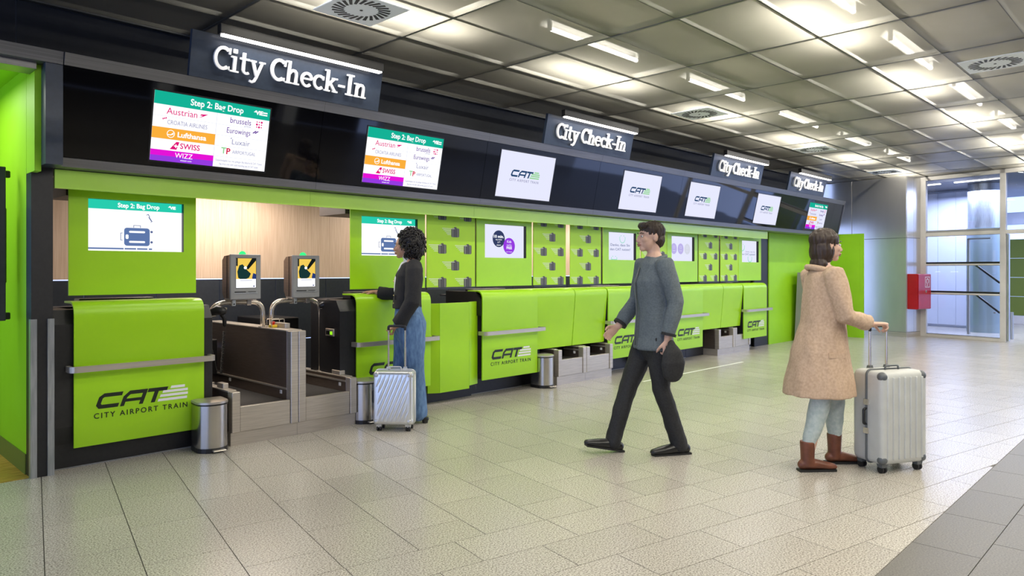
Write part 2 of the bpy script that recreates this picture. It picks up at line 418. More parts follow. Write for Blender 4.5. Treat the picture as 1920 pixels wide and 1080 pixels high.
# ------------------------------------------------------------------ ceiling
ZC = 3.4
ceiling = struct('ceiling', bx(-8, 17.3, -7.2, 6.27, 3.95, 4.02), M['slab'])
PX, PY = 1.252, .6375
def tray(x0, x1, y0, y1, z, bm, lip=.03):
    v = [bm.verts.new(p) for p in ((x0, y0, z), (x1, y0, z), (x1, y1, z), (x0, y1, z))]; bm.faces.new(v[::-1])
    w = [bm.verts.new((q.co.x, q.co.y, z+lip)) for q in v]
    for i in range(4): bm.faces.new((v[i], v[(i+1) % 4], w[(i+1) % 4], w[i]))
    return bm
me_panel = None; cells = []
for i in range(-8, 11):
    for j in range(-18, 3):
        x0 = 3.735+PX*i; y0 = 4.30+PY*j
        cells.append((x0, y0, in_view(x0+PX/2, y0+PY/2, ZC, 160)))
far_bm = BM()
tmp = BM(); tray(-PX/2+.012, PX/2-.012, -PY/2+.005, PY/2-.005, 0, tmp); me_panel = bpy.data.meshes.new('ceiling_panel'); tmp.to_mesh(me_panel); tmp.free(); me_panel.materials.append(M['ceil'])
for x0, y0, d in cells:
    if d:
        o = bpy.data.objects.new('ceiling_panel', me_panel); COL.objects.link(o); o.parent = ceiling
        o.location = (x0+PX/2, y0+PY/2, ZC+random.uniform(-.003, .003)); o.rotation_euler = (random.uniform(-.004, .004), random.uniform(-.002, .002), 0)
    else: tray(x0+.012, x0+PX-.012, y0+.005, y0+PY-.005, ZC, far_bm)
o = obj('panel_grid', far_bm, M['ceil'], ceiling); o['kind'] = 'stuff'
for i in range(-7, 12):
    x = 3.735+PX*i
    obj('ceiling_rail', bx(x-.011, x+.011, -7.1, 6.26, ZC-.004, ZC+.05), M['ceil_rail_shaded'], ceiling)
for j in range(-18, 4):
    y = 4.30+PY*j
    if y > -2.2: obj('ceiling_rail', bx(-7, 17.2, y-.009, y+.009, ZC+.004, ZC+.034), M['ceil_rail_shaded'], ceiling)  # dark backing strips added above the joints to hide the bright plenum
obj('plenum_light_stop', bx(17.25, 17.3, -7.2, 7.4, 3.36, 4.02), M['black'], ceiling)  # unseen boards, these three added to keep daylight out of the plenum
obj('plenum_light_stop', bx(-8.05, -8, -7.2, 7.4, 3.36, 4.02), M['black'], ceiling)
obj('plenum_light_stop', bx(11.9, 17.3, -7.25, -7.2, 3.36, 4.02), M['black'], ceiling)
obj('edge_strip', bx(-8, 17.3, 6.21, 6.27, ZC-.012, ZC+.02), M['ceil_rail_shaded'], ceiling)
# fluorescent fittings above the grid
tub = {}
def fitting(x, y, row, nth=None, pw=1.0):
    t = thing('fluorescent_lamp', 'fluorescent lamp glowing through the %s' % row, 'lamp', (x, y, 3.72), 'fluorescent lamps of the %s' % row)
    if nth: t['label'] = '%s fluorescent lamp from the camera, glowing through the %s' % (nth, row)
    area('lamp_light', (x, y, 3.69), (1.42, .05), TUBE*pw, (1.0, .95, .84))
    if not tub:
        b = BM(); tube(b, [(x-.72, y, 3.72), (x+.72, y, 3.72)], .022, 8); tub['t'] = obj('lamp_tube', b, M['tube'], t, smooth=True).data
        tub['h'] = obj('housing', yz([(y-.09, 3.76), (y-.03, 3.80), (y+.03, 3.80), (y+.09, 3.76), (y+.09, 3.77), (y+.03, 3.82), (y-.03, 3.82), (y-.09, 3.77)], x-.78, x+.78), M['white'], t).data
        for s in (-1, 1): e = obj('socket', bx(x+.72, x+.745, y-.02, y+.02, 3.70, 3.805), M['white'], t); e.location.x = 0 if s > 0 else -1.465; tub['s'] = e.data
        return
    for n, k in (('lamp_tube', 't'), ('housing', 'h')):
        o = bpy.data.objects.new(n, tub[k]); COL.objects.link(o); o.parent = t
    for dx in (0, -1.465): o = bpy.data.objects.new('socket', tub['s']); COL.objects.link(o); o.parent = t; o.location.x = dx
for y, row, xs, pw in ((4.52, 'ceiling row beside the signs', (3.35, 5.9, 8.45, 11.0, 13.55, 16.0), .85), (2.27, 'second ceiling row out from the signs', (3.5, 6.0, 8.5, 11.0, 13.5, 16.0), .9),
                  (.05, 'ceiling row over the walkway', (-.5, 2.0, 4.5, 7.0, 9.5, 12.0, 14.5), 1.5), (-2.2, 'ceiling row near the shops', (-.5, 2.0, 4.5, 7.0, 9.5, 12.0, 14.5), 2.0)):
    for k, x in enumerate(xs): fitting(x, y, row, ('nearest', 'second', 'third', 'fourth', 'fifth', 'last')[k] if y > 1 else None, pw)

def vent(x, y, label):
    t = thing('air_diffuser', label, 'air vent', (x, y, ZC-.008))
    obj('face_plate', bx(x-.262, x+.262, y-.262, y+.262, ZC-.014, ZC-.004, .003, 1), M['vent'], t)
    obj('hub', xy(circ(x, y, .012, 12), ZC-.017, ZC-.013), M['vent_slot'], t)
    if 'slot' not in tub:
        b = xy([(.125, -.010), (.222, -.014), (.222, .014), (.125, .010)], -.0155, -.0139); me = bpy.data.meshes.new('slot'); b.to_mesh(me); b.free(); me.materials.append(M['vent_slot']); tub['slot'] = me
    for k in range(24):
        o = bpy.data.objects.new('slot', tub['slot']); COL.objects.link(o); o.parent = t; a = 2*PI*k/24
        # slots stand askew of the radius, like the blades of a swirl diffuser
        R = Matrix.Rotation(a, 4, 'Z') @ Matrix.Translation((.172, 0, 0)) @ Matrix.Rotation(.42, 4, 'Z') @ Matrix.Translation((-.172, 0, 0))
        o.matrix_basis = Matrix.Translation((0, 0, .008)) @ R
vent(3.11, 4.63, 'square white swirl air diffuser in ceiling above the largest check-in sign')
vent(8.18, 4.63, 'square white swirl air diffuser beside the light bar of the second sign')
vent(11.9, 4.63, 'square swirl air diffuser above the light bar of the third sign')
vent(15.62, 4.68, 'small far air diffuser above the steel clad corner')
vent(8.16, 1.46, 'square white swirl air diffuser cut by the right picture edge')

# ------------------------------------------------------------------ walls
back = struct('wall_back', bx(1.225, 16.6, 6.27, 6.34, 2.42, 3.95), M['navy_band'])
obj('bulkhead_panel', bx(-8, 1.22, 6.27, 6.34, 2.84, 3.95), M['navy_band'], back)
for i in range(11):                                     # veneer sheets over dark cabinet doors at the back of the openings
    x = 1.32+1.05*i
    obj('wood_panel', bx(x+.001, x+1.049, 7.3, 7.34, 1.316, 2.42), M['wood'], back)
for i in range(19):
    x = 1.32+.62*i
    dr = obj('cabinet_panel', bx(x+.003, x+.617, 7.297, 7.34, .64, 1.308, .002, 1), M['navy'], back)
    obj('cabinet_panel', bx(x+.003, x+.617, 7.297, 7.34, .02, .632, .002, 1), M['navy'], back)
    if i in (2, 3): obj('lock', prism(BM(), circ(x+(.56 if i == 2 else .06), 1.0, .016, 14), lambda a, b, t: (a, t, b), 7.289, 7.298), M['chrome'], dr)
obj('alcove_ceiling', bx(1.32, 12.6, 5.7, 7.34, 2.40, 2.44), M['white'], back)
obj('alcove_side', bx(12.50, 13.05, 6.03, 7.34, 0, 2.10), M['black'], back)
obj('alcove_side', bx(1.20, 1.32, 5.99, 7.34, 0, 2.44), M['white'], back)
left = struct('wall_left', bx(1.19, 1.215, 5.80, 7.4, .0, 2.81), M['green_room'])
obj('skirting', bx(1.183, 1.19, 5.80, 7.4, .0, .14), M['olive'], left)
obj('soffit_panel', bx(-3.0, 1.19, 5.682, 6.4, 2.79, 2.83), M['green_room'], left)
obj('soffit_panel', bx(-3.0, 1.19, 6.404, 7.4, 2.79, 2.83), M['green_room'], left)
obj('rear_panel', bx(-3.0, 1.19, 7.36, 7.4, 0, 2.8), M['green_room'], left)
# pillar at the left end of the counters: black core, two metal corner guards, slate head
pil = struct('trim_1', bx(1.19, 1.317, 5.665, 5.80, 0, 2.10), M['black'])
obj('corner_guard', bx(1.184, 1.222, 5.655, 5.70, 0, 1.07), M['guard'], pil)
obj('corner_guard', bx(1.283, 1.323, 5.652, 5.70, 0, 1.07), M['guard'], pil)
obj('pillar_head', bx(1.225, 1.325, 5.45, 5.75, 2.10, 2.764), M['sign_navy'], pil)
obj('pillar_cheek', bx(1.187, 1.225, 5.56, 5.78, 2.06, 2.764), M['green_room'], pil)
hd = struct('trim_2', yz([(5.437, 2.765), (5.42, 2.845), (5.52, 2.862), (6.27, 2.862), (6.27, 2.84), (5.70, 2.765)], -6, 1.322), M['alu'])
obj('beam_face', bx(-6, 1.185, 5.50, 5.68, 2.72, 2.764), M['alu'], hd)

# steel clad corner of the building, turned 12 degrees against the counters
O2 = Vector((16.464, 4.511, 0)); O1 = Vector((17.03, 4.276, 0))
def wp(O, t, z, off=0.0): return O+E2*t+E1*off+Vector((0, 0, z))
def slabp(bm, O, t0, t1, z0, z1, o0, o1, bev=0):
    v = hexa(bm, [wp(O, t0, z0, o0), wp(O, t0, z0, o1), wp(O, t1, z0, o1), wp(O, t1, z0, o0), wp(O, t0, z1, o0), wp(O, t0, z1, o1), wp(O, t1, z1, o1), wp(O, t1, z1, o0)])
    if bev: bmesh.ops.bevel(bm, geom=list({e for q in v for e in q.link_edges}), offset=bev, segments=1, affect='EDGES')
    return bm
right = struct('wall_right', slabp(BM(), O2, .004, 3.2, .02, 3.38, .012, .57), M['black'])
for t0, t1 in ((0, 1.19), (1.196, 2.39), (2.396, 3.2)):
    obj('cladding_panel', slabp(BM(), O2, t0, t1, 2.086, 3.38, 0, .02, .003), M['metal_wall'], right)
    obj('cladding_panel', slabp(BM(), O2, t0, t1, .105, 2.08, 0, .02, .003), M['metal_wall'], right)
for z0, z1 in ((.105, 2.08), (2.086, 3.38)):
    for a, b in ((.022, .30), (.304, .575)):
        bm = BM(); slabp(bm, O2, -.006, .012, z0, z1, a, b, .003); obj('cladding_panel', bm, M['metal_wall'], right)
obj('skirting', slabp(BM(), O2, -.002, 3.2, 0, .10, .004, .58), M['steel_h'], right)

# glazed entrance
win = struct('window_1', slabp(BM(), O1, .0, .12, 0, 3.38, -.03, .05), M['frame'])
def bar(name, t0, t1, z0, z1, o0=-.03, o1=.05, m='frame'): return obj(name, slabp(BM(), O1, t0, t1, z0, z1, o0, o1, .004), M[m], win)
bar('mullion', .125, .17, 0, 3.38, -.02, .05)
bar('mullion', -1.50, -1.40, 0, 3.38)
bar('mullion', -3.1, -3.0, 0, 3.38)
bar('top_rail', -3.0, 0, 3.30, 3.38)
bar('transom', -1.40, 0, 2.115, 2.19); bar('transom', -3.0, -1.5, 2.115, 2.19)
bar('transom_trim', -1.40, 0, 2.19, 2.235, -.01, .04, 'plastic_grey')
bar('bottom_rail', -1.40, 0, 0, .055); bar('bottom_rail', -1.40, 0, .055, .07, -.01, .04, 'plastic_grey')
for z in (1.50, .90):
    bar('push_bar', -1.40, 0, z, z+.035, -.055, -.03); bar('push_bar_black_edge', -1.40, 0, z+.036, z+.07, -.02, .02, 'plastic_black')  # the dark strip is the black top edge of each push bar
for a, b in ((2.235, 3.30), (1.57, 2.115), (.97, 1.50), (.07, .90)): bar('pane', -1.40, 0, a, b, .0, .008, 'pane')
bar('pane', -3.0, -1.5, 2.19, 3.30, .0, .008, 'pane')
bar('door_edge', -1.545, -1.505, .02, 2.11, -.0, .06, 'guard')
# things seen behind the panes
lobby = struct('wall_lobby', slabp(BM(), O1, .35, 3.0, 0, 3.35, 3.05, 3.1), M['lobby_panel'])
for i in range(6): obj('lobby_panel', slabp(BM(), O1, .36+.42*i, .775+.42*i, .06, 3.33, 3.0, 3.05, .004), M['lobby_panel'], lobby)
for i in range(4): obj('lobby_panel', slabp(BM(), O1, -2.2, 2.6, .22+.50*i, .715+.50*i, 5.6, 5.65, .004), M['olive_wall'], lobby)
obj('lobby_ledge', slabp(BM(), O1, -2.2, 2.6, 0, .215, 5.55, 5.7, .004), M['frame'], lobby)
obj('lobby_beam', slabp(BM(), O1, -2.4, 2.8, 2.55, 2.85, 4.6, 4.9, .01), M['lobby_panel'], lobby)
obj('side_panel', slabp(BM(), O1, 2.9, 2.95, .03, 3.33, .7, 3.0), M['lobby_panel'], lobby)
obj('lobby_ceiling', slabp(BM(), O1, -3.2, 3.0, 3.36, 3.4, .06, 6.0), M['navy'], lobby)
for z, l, h in ((0, .55, .5), (0, .45, 2.0)):
    bm = BM(); slabp(bm, O1, -.40-l, -.36-l if h < 1 else -.41, h if h < 1 else 2.06, (h+.03) if h < 1 else 2.09, .9, .94); obj('door_frame', bm, M['plastic_grey'], lobby)
obj('door_frame', slabp(BM(), O1, -.44, -.40, .03, 2.08, .9, .95), M['plastic_grey'], lobby)
for z in (1.52, .92):
    b = BM(); p0, p1 = wp(O1, -.86, z-.02, .25), wp(O1, -1.28, z-.36, .25); tube(b, [p0, p1], .022, 10, cap='round'); obj('slanted_rail', b, M['plastic_black'], lobby, smooth=True)
c = Vector((19.2, 3.63, 0)); b = BM(); tube(b, [c, c+Vector((0, 0, 2.36))], .36, 28); col = obj('lobby_column', b, M['column'], lobby, smooth=True)
b = BM(); tube(b, [c+Vector((0, 0, 2.362)), c+Vector((0, 0, 3.36))], .335, 28); obj('column_sleeve', b, M['guard'], col, smooth=True)
b = BM(); tube(b, fillet([wp(O1, -2.2, 2.95, 2.2), wp(O1, -2.45, 2.45, 2.2), wp(O1, -2.7, 2.2, 2.2)], .2), .05, 10); obj('handrail', b, M['olive_wall'], lobby, smooth=True)
for t in (-.9, .3): obj('lobby_light', slabp(BM(), O1, t, t+.9, 3.34, 3.358, 1.2, 1.26), M['led'], lobby)

# the far side of the hall, mirrored in the black glass: dark shop fronts and tall daylight windows
opp = struct('wall_front', bx(-8, 12, -7.3, -7.2, 0, 3.95), M['black'])
for x in (3.0, 6.2, 9.4, 12.6): obj('shop_pillar', bx(x, x+.35, -7.2, -6.8, 0, 3.4), M['white'], opp)
for i in range(3):
    x = 3.6+3.2*i
    for z in (.5, 1.0, 1.5): obj('shop_shelf', bx(x, x+2.2, -7.2, -6.85, z, z+.04), M['plastic_grey'], opp)
for i in range(6): obj('window_frame', bx(13+1.6*i, 13.08+1.6*i, -7.3, -7.2, 0, 3.4), M['frame'], opp)
obj('window_sill', bx(13, 22, -7.3, -7.15, 0, .9), M['white'], opp)

# ------------------------------------------------------------------ canopy over the counters
XA, XB = 1.325, 15.53
can = thing('display_canopy', 'long overhanging black glass canopy with grey metal edges and green fascia above the counters', 'canopy', (XA, 5.6, 2.1))
def cpoly(*zo): return [tuple(canopyP(0, z, o))[1:] for z, o in zo]
obj('body', yz([*cpoly((2.835, -.02), (2.11, -.02))] + [(6.26, 2.115), (6.26, 2.83)], XA, XB), M['black'], can)
seg = [XA]+[2.29+.98*k for k in range(0, 14)]
seg = [s for s in seg if s < XB-.3]+[XB]
for a, b in zip(seg[::2], seg[2::2]+([seg[-1]] if len(seg) % 2 == 0 else [])):
    bm = BM(); P = [canopyP(x, z, o) for o in (-.018, 0) for x, z in ((a+.002, 2.172), (b-.002, 2.172), (b-.002, 2.762), (a+.002, 2.762))]
    hexa(bm, [P[i] for i in range(8)]); obj('glass_panel', bm, M['glass_black'], can)
    obj('upper_strip', yz(cpoly((2.765, -.01), (2.765, .012), (2.845, .02)) + [(5.52, 2.862), (5.52, 2.84)], a+.001, b-.001), M['alu'], can)
    obj('lower_strip', yz(cpoly((2.168, -.01), (2.168, .012), (2.108, .012)) + [(5.70, 2.094), (5.70, 2.106)], a+.001, b-.001), M['alu'], can)
    if a < 12.3: obj('fascia_panel', bx(max(a, 1.325)+.001, min(b, 12.40)-.001, 5.655, 5.69, 1.965, 2.093), M['green_sheen'], can)
obj('end_cap', yz(cpoly((2.845, .02), (2.11, .012)) + [(5.62, 2.1), (5.62, 2.84)], XB, XB+.02), M['alu'], can)

# ------------------------------------------------------------------ slab-serif letters and the train logo
def arc(cx, cy, rx, ry, a0, a1, n=14): return [(cx+math.cos(math.radians(a0+(a1-a0)*i/n))*rx, cy+math.sin(math.radians(a0+(a1-a0)*i/n))*ry) for i in range(n+1)]
ARCH = [(.2, .46), (.27, .56), (.36, .61), (.45, .60), (.52, .53), (.54, .42), (.54, 0)]
GL = {
 'C': (.74, [(arc(.42, .5, .33, .43, 52, 308, 18), .15), ([(.69, .70), (.69, .96)], .09), ([(.69, .04), (.69, .2)], .05)]),
 'i': (.40, [([(.19, 0), (.19, .67)], .15), ([(.19, .80), (.19, .97)], .18), ([(.02, .635), (.2, .635)], .08), ([(.0, .04), (.38, .04)], .08)]),
 't': (.47, [([(.19, .15), (.19, .9)], .14), ([(.02, .64), (.43, .64)], .09), (arc(.33, .17, .14, .12, 180, 320, 8), .11)]),
 'y': (.68, [([(.11, .66), (.33, .04)], .14), ([(.57, .66), (.33, -.04), (.25, -.2), (.14, -.26), (.03, -.22)], .11), ([(.0, .635), (.27, .635)], .08), ([(.43, .635), (.69, .635)], .08)]),
 'h': (.75, [([(.17, 0), (.17, 1.0)], .14), ([(.01, .96), (.2, .96)], .08), (ARCH, .13), ([(.02, .04), (.33, .04)], .08), ([(.4, .04), (.7, .04)], .08)]),
 'e': (.64, [(arc(.33, .335, .25, .29, 8, 318, 18), .13), ([(.1, .37), (.57, .37)], .09)]),
 'c': (.60, [(arc(.33, .335, .25, .29, 50, 315, 16), .13), ([(.53, .46), (.53, .64)], .08)]),
 'k': (.74, [([(.17, 0), (.17, 1.0)], .14), ([(.01, .96), (.2, .96)], .08), ([(.02, .04), (.33, .04)], .08), ([(.2, .28), (.52, .64)], .11), ([(.3, .40), (.6, .03)], .14), ([(.40, .635), (.68, .635)], .08), ([(.46, .04), (.73, .04)], .08)]),
 '-': (.42, [([(.04, .37), (.38, .37)], .12)]),
 'I': (.48, [([(.23, 0), (.23, 1.0)], .16), ([(.04, .045), (.42, .045)], .09), ([(.04, .955), (.42, .955)], .09)]),
 'n': (.75, [([(.17, 0), (.17, .67)], .14), ([(.01, .635), (.2, .635)], .08), (ARCH, .13), ([(.02, .04), (.33, .04)], .08), ([(.4, .04), (.7, .04)], .08)])}
def sign(x0, label, k):
    t = thing('check_in_sign', label, 'sign', tuple(canopyP(x0+.84, 2.86, .02)), 'check-in signs on the canopy')
    Mx = canopyM(x0, 2.847, .028)
    bm = BM(); prism(bm, rect(0, 1.68, 0, .335), lambda a, b, q: Mx @ Vector((a, b, q)), -.035, 0); obj('board', bm, M['sign_navy'], t)
    cap = .178; x = .155
    for ch in 'City Check-In':
        if ch == ' ': x += .26*cap; continue
        adv, st = GL[ch]; bm = BM(); Ml = Mx @ Matrix.Translation((x, .085, 0)) @ Matrix.Diagonal((cap, cap, 1, 1))
        for n, (pts, w) in enumerate(st): ribbon(bm, Ml, pts, w*.9, .014, .02+.0006*n)
        obj('letter', bm, M['letter'], t); x += adv*cap
    # black light bar that stands off in front of the top edge
    b0, b1 = x0+.155, x0+1.61
    Y, Z = 5.20, 3.15
    obj('light_bar', bx(b0, b1, Y, Y+.06, Z, Z+.075, .004, 1), M['plastic_black'], t)
    obj('light_strip', bx(b0+.02, b1-.02, Y+.004, Y+.05, Z-.012, Z), M['led'], t)
    for xx in (b0+.2, b1-.2): obj('bracket', bx(xx, xx+.03, Y+.05, 5.34, Z+.02, Z+.035), M['plastic_black'], t)
    area('sign_lamp', ((b0+b1)/2, Y+.03, Z-.02), (1.3, .03), 6, (1, .95, .92))
sign(2.12, 'dark slate sign with white City Check-In letters, largest, by the left pillar', 0)
sign(6.06, 'dark slate City Check-In sign between the first train logo screen and its right neighbour', 1)
sign(9.86, 'bluish slate City Check-In sign, third along the canopy', 2)
sign(12.62, 'small slate City Check-In sign at the far end of the canopy', 3)

def logo(Mx, w, m_cat, m_stripe, m_text, parent, name='logo'):
    """the train logo: angular italic CAT, four speed stripes, spaced words below; w = total width"""
    s = w/6.35; Mk = Mx @ Matrix(((s, .36*s, 0, 0), (0, s, 0, 0), (0, 0, 1, 0), (0, 0, 0, 1)))
    b = BM()
    ribbon(b, Mk, [(1.42, .87), (.30, .87), (.14, .72), (.14, .28), (.30, .13), (1.42, .13)], .25, .0010)
    ribbon(b, Mk, [(1.68, 0), (1.68, .60), (1.90, .87), (2.88, .87), (2.88, 0)], .25, .0010)
    ribbon(b, Mk, [(1.70, .37), (2.86, .37)], .2, .0011)
    ribbon(b, Mk, [(3.05, .87), (4.35, .87)], .25, .0010); ribbon(b, Mk, [(3.66, .80), (3.66, 0)], .27, .0011)
    obj(name, b, m_cat, parent)
    b = BM()
    for y, x0, x1 in ((.93, 4.55, 5.55), (.66, 4.10, 5.85), (.39, 4.02, 5.95), (.10, 3.98, 6.0)):
        prism(b, [(x0, y-.09), (x1, y-.09), (x1-.06, y+.09), (x0, y+.09)], lambda a, q, t: Mk @ Vector((a, q, t)), .001, .0018)
    obj(name+'_stripes', b, m_stripe, parent)
    t = 'CITY AIRPORT TRAIN'; n = len(t)
    for i, ch in enumerate(t):
        if ch != ' ': pass
    text(t, Mx, s*3.0, -s*.47, s*.50, m_text, parent, fit=s*6.05, space=1.32, bold=s*.006)

# ------------------------------------------------------------------ canopy screens
def airline(Mx, w, h, parent, title='Step 2: Bag Drop', simple=False):
    """airline list; local origin at the lower left corner of the screen"""
    def R(n, x0, x1, y0, y1, m, z=.0008): b = BM(); flat(b, Mx, rect(x0*w, x1*w, y0*h, y1*h), z); return obj(n, b, SC[m], parent)
    def T(s, x, y, sz, m, **k): return text(s, Mx, x*w, y*h, sz*h, SC[m], parent, z=.0022, **k)
    R('header', 0, 1, .815, 1, 'teal'); T(title, .52, .905, .13, 'white', bold=.0012, fit=.46*w)
    T('VIE', .90, .91, .085, 'white', bold=.002)
    b = BM(); ribbon(b, Mx, [(.935*w, .925*h), (.975*w, .925*h)], .02*h, .0016); ribbon(b, Mx, [(.935*w, .89*h), (.975*w, .89*h)], .02*h, .0016); prism(b, [(.845*w, .915*h), (.865*w, .95*h), (.87*w, .915*h)], lambda a, c, t: Mx @ Vector((a, c, t)), .0016, .0022); obj('airport_mark', b, SC['white'], parent)
    ys = [.652, .489, .326, .163, 0]
    R('orange_row', 0, .52, ys[2], ys[1], 'orange'); R('magenta_row', 0, .52, .08, ys[3], 'magenta'); R('purple_row', 0, .52, 0, .08, 'purple')
    b = BM()
    for y in (.652, .489, .326, .163): flat(b, Mx, rect(0 if y != .163 else .52*w, w, y*h-.001, y*h+.001), .0006)
    flat(b, Mx, rect(.519*w, .522*w, 0, .815*h), .0006); obj('grid_line', b, SC['line'], parent)
    T('Austrian', .228, .73, .135, 'pink', fit=.25*w)
    b = BM(); prism(b, [(.365*w, .70*h), (.40*w, .735*h), (.375*w, .735*h), (.385*w, .755*h), (.445*w, .765*h), (.40*w, .72*h)], lambda a, c, t: Mx @ Vector((a, c, t)), .0016, .002); obj('arrow_mark', b, SC['pink'], parent)
    T('CROATIA AIRLINES', .28, .57, .09, 'grey', fit=.33*w)
    b = BM()
    for k in range(3): flat(b, Mx, rect((.075+.012*k)*w, (.084+.012*k)*w, (.60+.008*k)*h, (.622+.008*k)*h), .0016)
    obj('square_mark', b, SC['pink'], parent)
    b = BM(); ribbon(b, Mx, circ(.15*w, .407*h, .052*h, 20), .009*h, .0016, closed=True); ribbon(b, Mx, [(.125*w, .395*h), (.148*w, .39*h), (.172*w, .425*h)], .012*h, .0016); ribbon(b, Mx, [(.148*w, .39*h), (.172*w, .405*h)], .01*h, .0016); obj('ring_mark', b, SC['white'], parent)
    T('Lufthansa', .325, .405, .105, 'white', bold=.0014, fit=.24*w)
    b = BM(); prism(b, [(.15*w, .185*h), (.205*w, .185*h), (.225*w, .30*h), (.20*w, .30*h)], lambda a, c, t: Mx @ Vector((a, c, t)), .0016, .002); obj('tail_mark', b, SC['pink'], parent)
    b = BM(); flat(b, Mx, rect(.183*w, .213*w, .229*h, .245*h), .0021, .0003); flat(b, Mx, rect(.194*w, .202*w, .211*h, .263*h), .0021, .0003); obj('cross', b, SC['white'], parent)
    T('SWISS', .315, .242, .115, 'pink', bold=.001, fit=.165*w)
    T('WIZZ', .27, .10, .105, 'white', sx=.95); T('wizzair.com', .29, .035, .035, 'white')
    T('brussels', .735, .735, .125, 'violet', fit=.19*w); T('airlines', .80, .675, .04, 'grey')
    b = BM()
    for i in range(3):
        for j in range(3): flat(b, Mx, circ((.885+.022*i)*w, (.69+.04*j)*h, (.006+.004*((i+j) % 3 == 1))*w, 8), .0016)
    obj('dot_mark', b, SC['pink'], parent)
    T('Eurowings', .725, .575, .12, 'violet', fit=.215*w)
    b = BM(); ribbon(b, Mx, [(.855*w, .585*h), (.885*w, .625*h)], .016*h, .0016); ribbon(b, Mx, [(.875*w, .585*h), (.905*w, .625*h)], .016*h, .0016); obj('slash_mark', b, SC['violet'], parent)
    T('Luxair', .755, .405, .115, 'grey', fit=.165*w)
    b = BM(); prism(b, [(.655*w, .46*h), (.67*w, .475*h), (.665*w, .445*h)], lambda a, c, t: Mx @ Vector((a, c, t)), .0016, .002); obj('bird_mark', b, SC['grey'], parent)
    T('T', .605, .255, .13, 'palegreen', bold=.0016); T('P', .645, .25, .13, 'red', bold=.0016); T('AIRPORTUGAL', .79, .25, .075, 'grey', fit=.215*w)
    T('Gepäckabgabe nur mit gültiger Bordkarte & CAT-Ticket', .755, .105, .045, 'grey', fit=.43*w); T('Bag drop only with valid boarding pass & CAT ticket', .755, .05, .045, 'grey', fit=.36*w)

def canopy_screen(x0, kind, label, grp):
    t = thing('overhead_screen', label, 'screen', tuple(canopyP(x0+.44, 2.22, .01)), grp)
    Mx = canopyM(x0, 2.213, .004); w, h = .888, .505
    bm = BM(); prism(bm, rect(-.012, w+.012, -.012, h+.012), lambda a, b, q: Mx @ Vector((a, b, q)), -.006, -.0005); obj('bezel', bm, M['plastic_black'], t)
    bm = BM(); flat(bm, Mx, rect(0, w, 0, h), -.0005, .001); obj('display', bm, SC['white' if kind == 'air' else 'lavender'], t)
    if kind == 'air': airline(Mx, w, h, t)
    elif kind == 'next': airline(Mx, w, h, t, 'Boarding: Next Step')
    else: logo(Mx @ Matrix.Translation((.205*w, .46*h, 0)), .56*w, SC['catblue'], SC['palegreen'], SC['grey'], t)
canopy_screen(1.902, 'air', 'airline list screen in the black canopy under the largest sign', 'airline list screens')
canopy_screen(3.738, 'air', 'airline list screen in the canopy above the woman with curly hair', 'airline list screens')
canopy_screen(5.446, 'cat', 'largest white screen with a train logo, left of the second sign', 'train logo screens')
canopy_screen(7.715, 'cat', 'white train logo screen right below the right end of the second sign', 'train logo screens')
canopy_screen(9.385, 'cat', 'white train logo screen below the third sign', 'train logo screens')
canopy_screen(11.60, 'cat', 'smallest white train logo screen, just left of the fourth sign', 'train logo screens')
canopy_screen(13.80, 'next', 'far airline list screen beside the right end of the canopy', 'airline list screens')

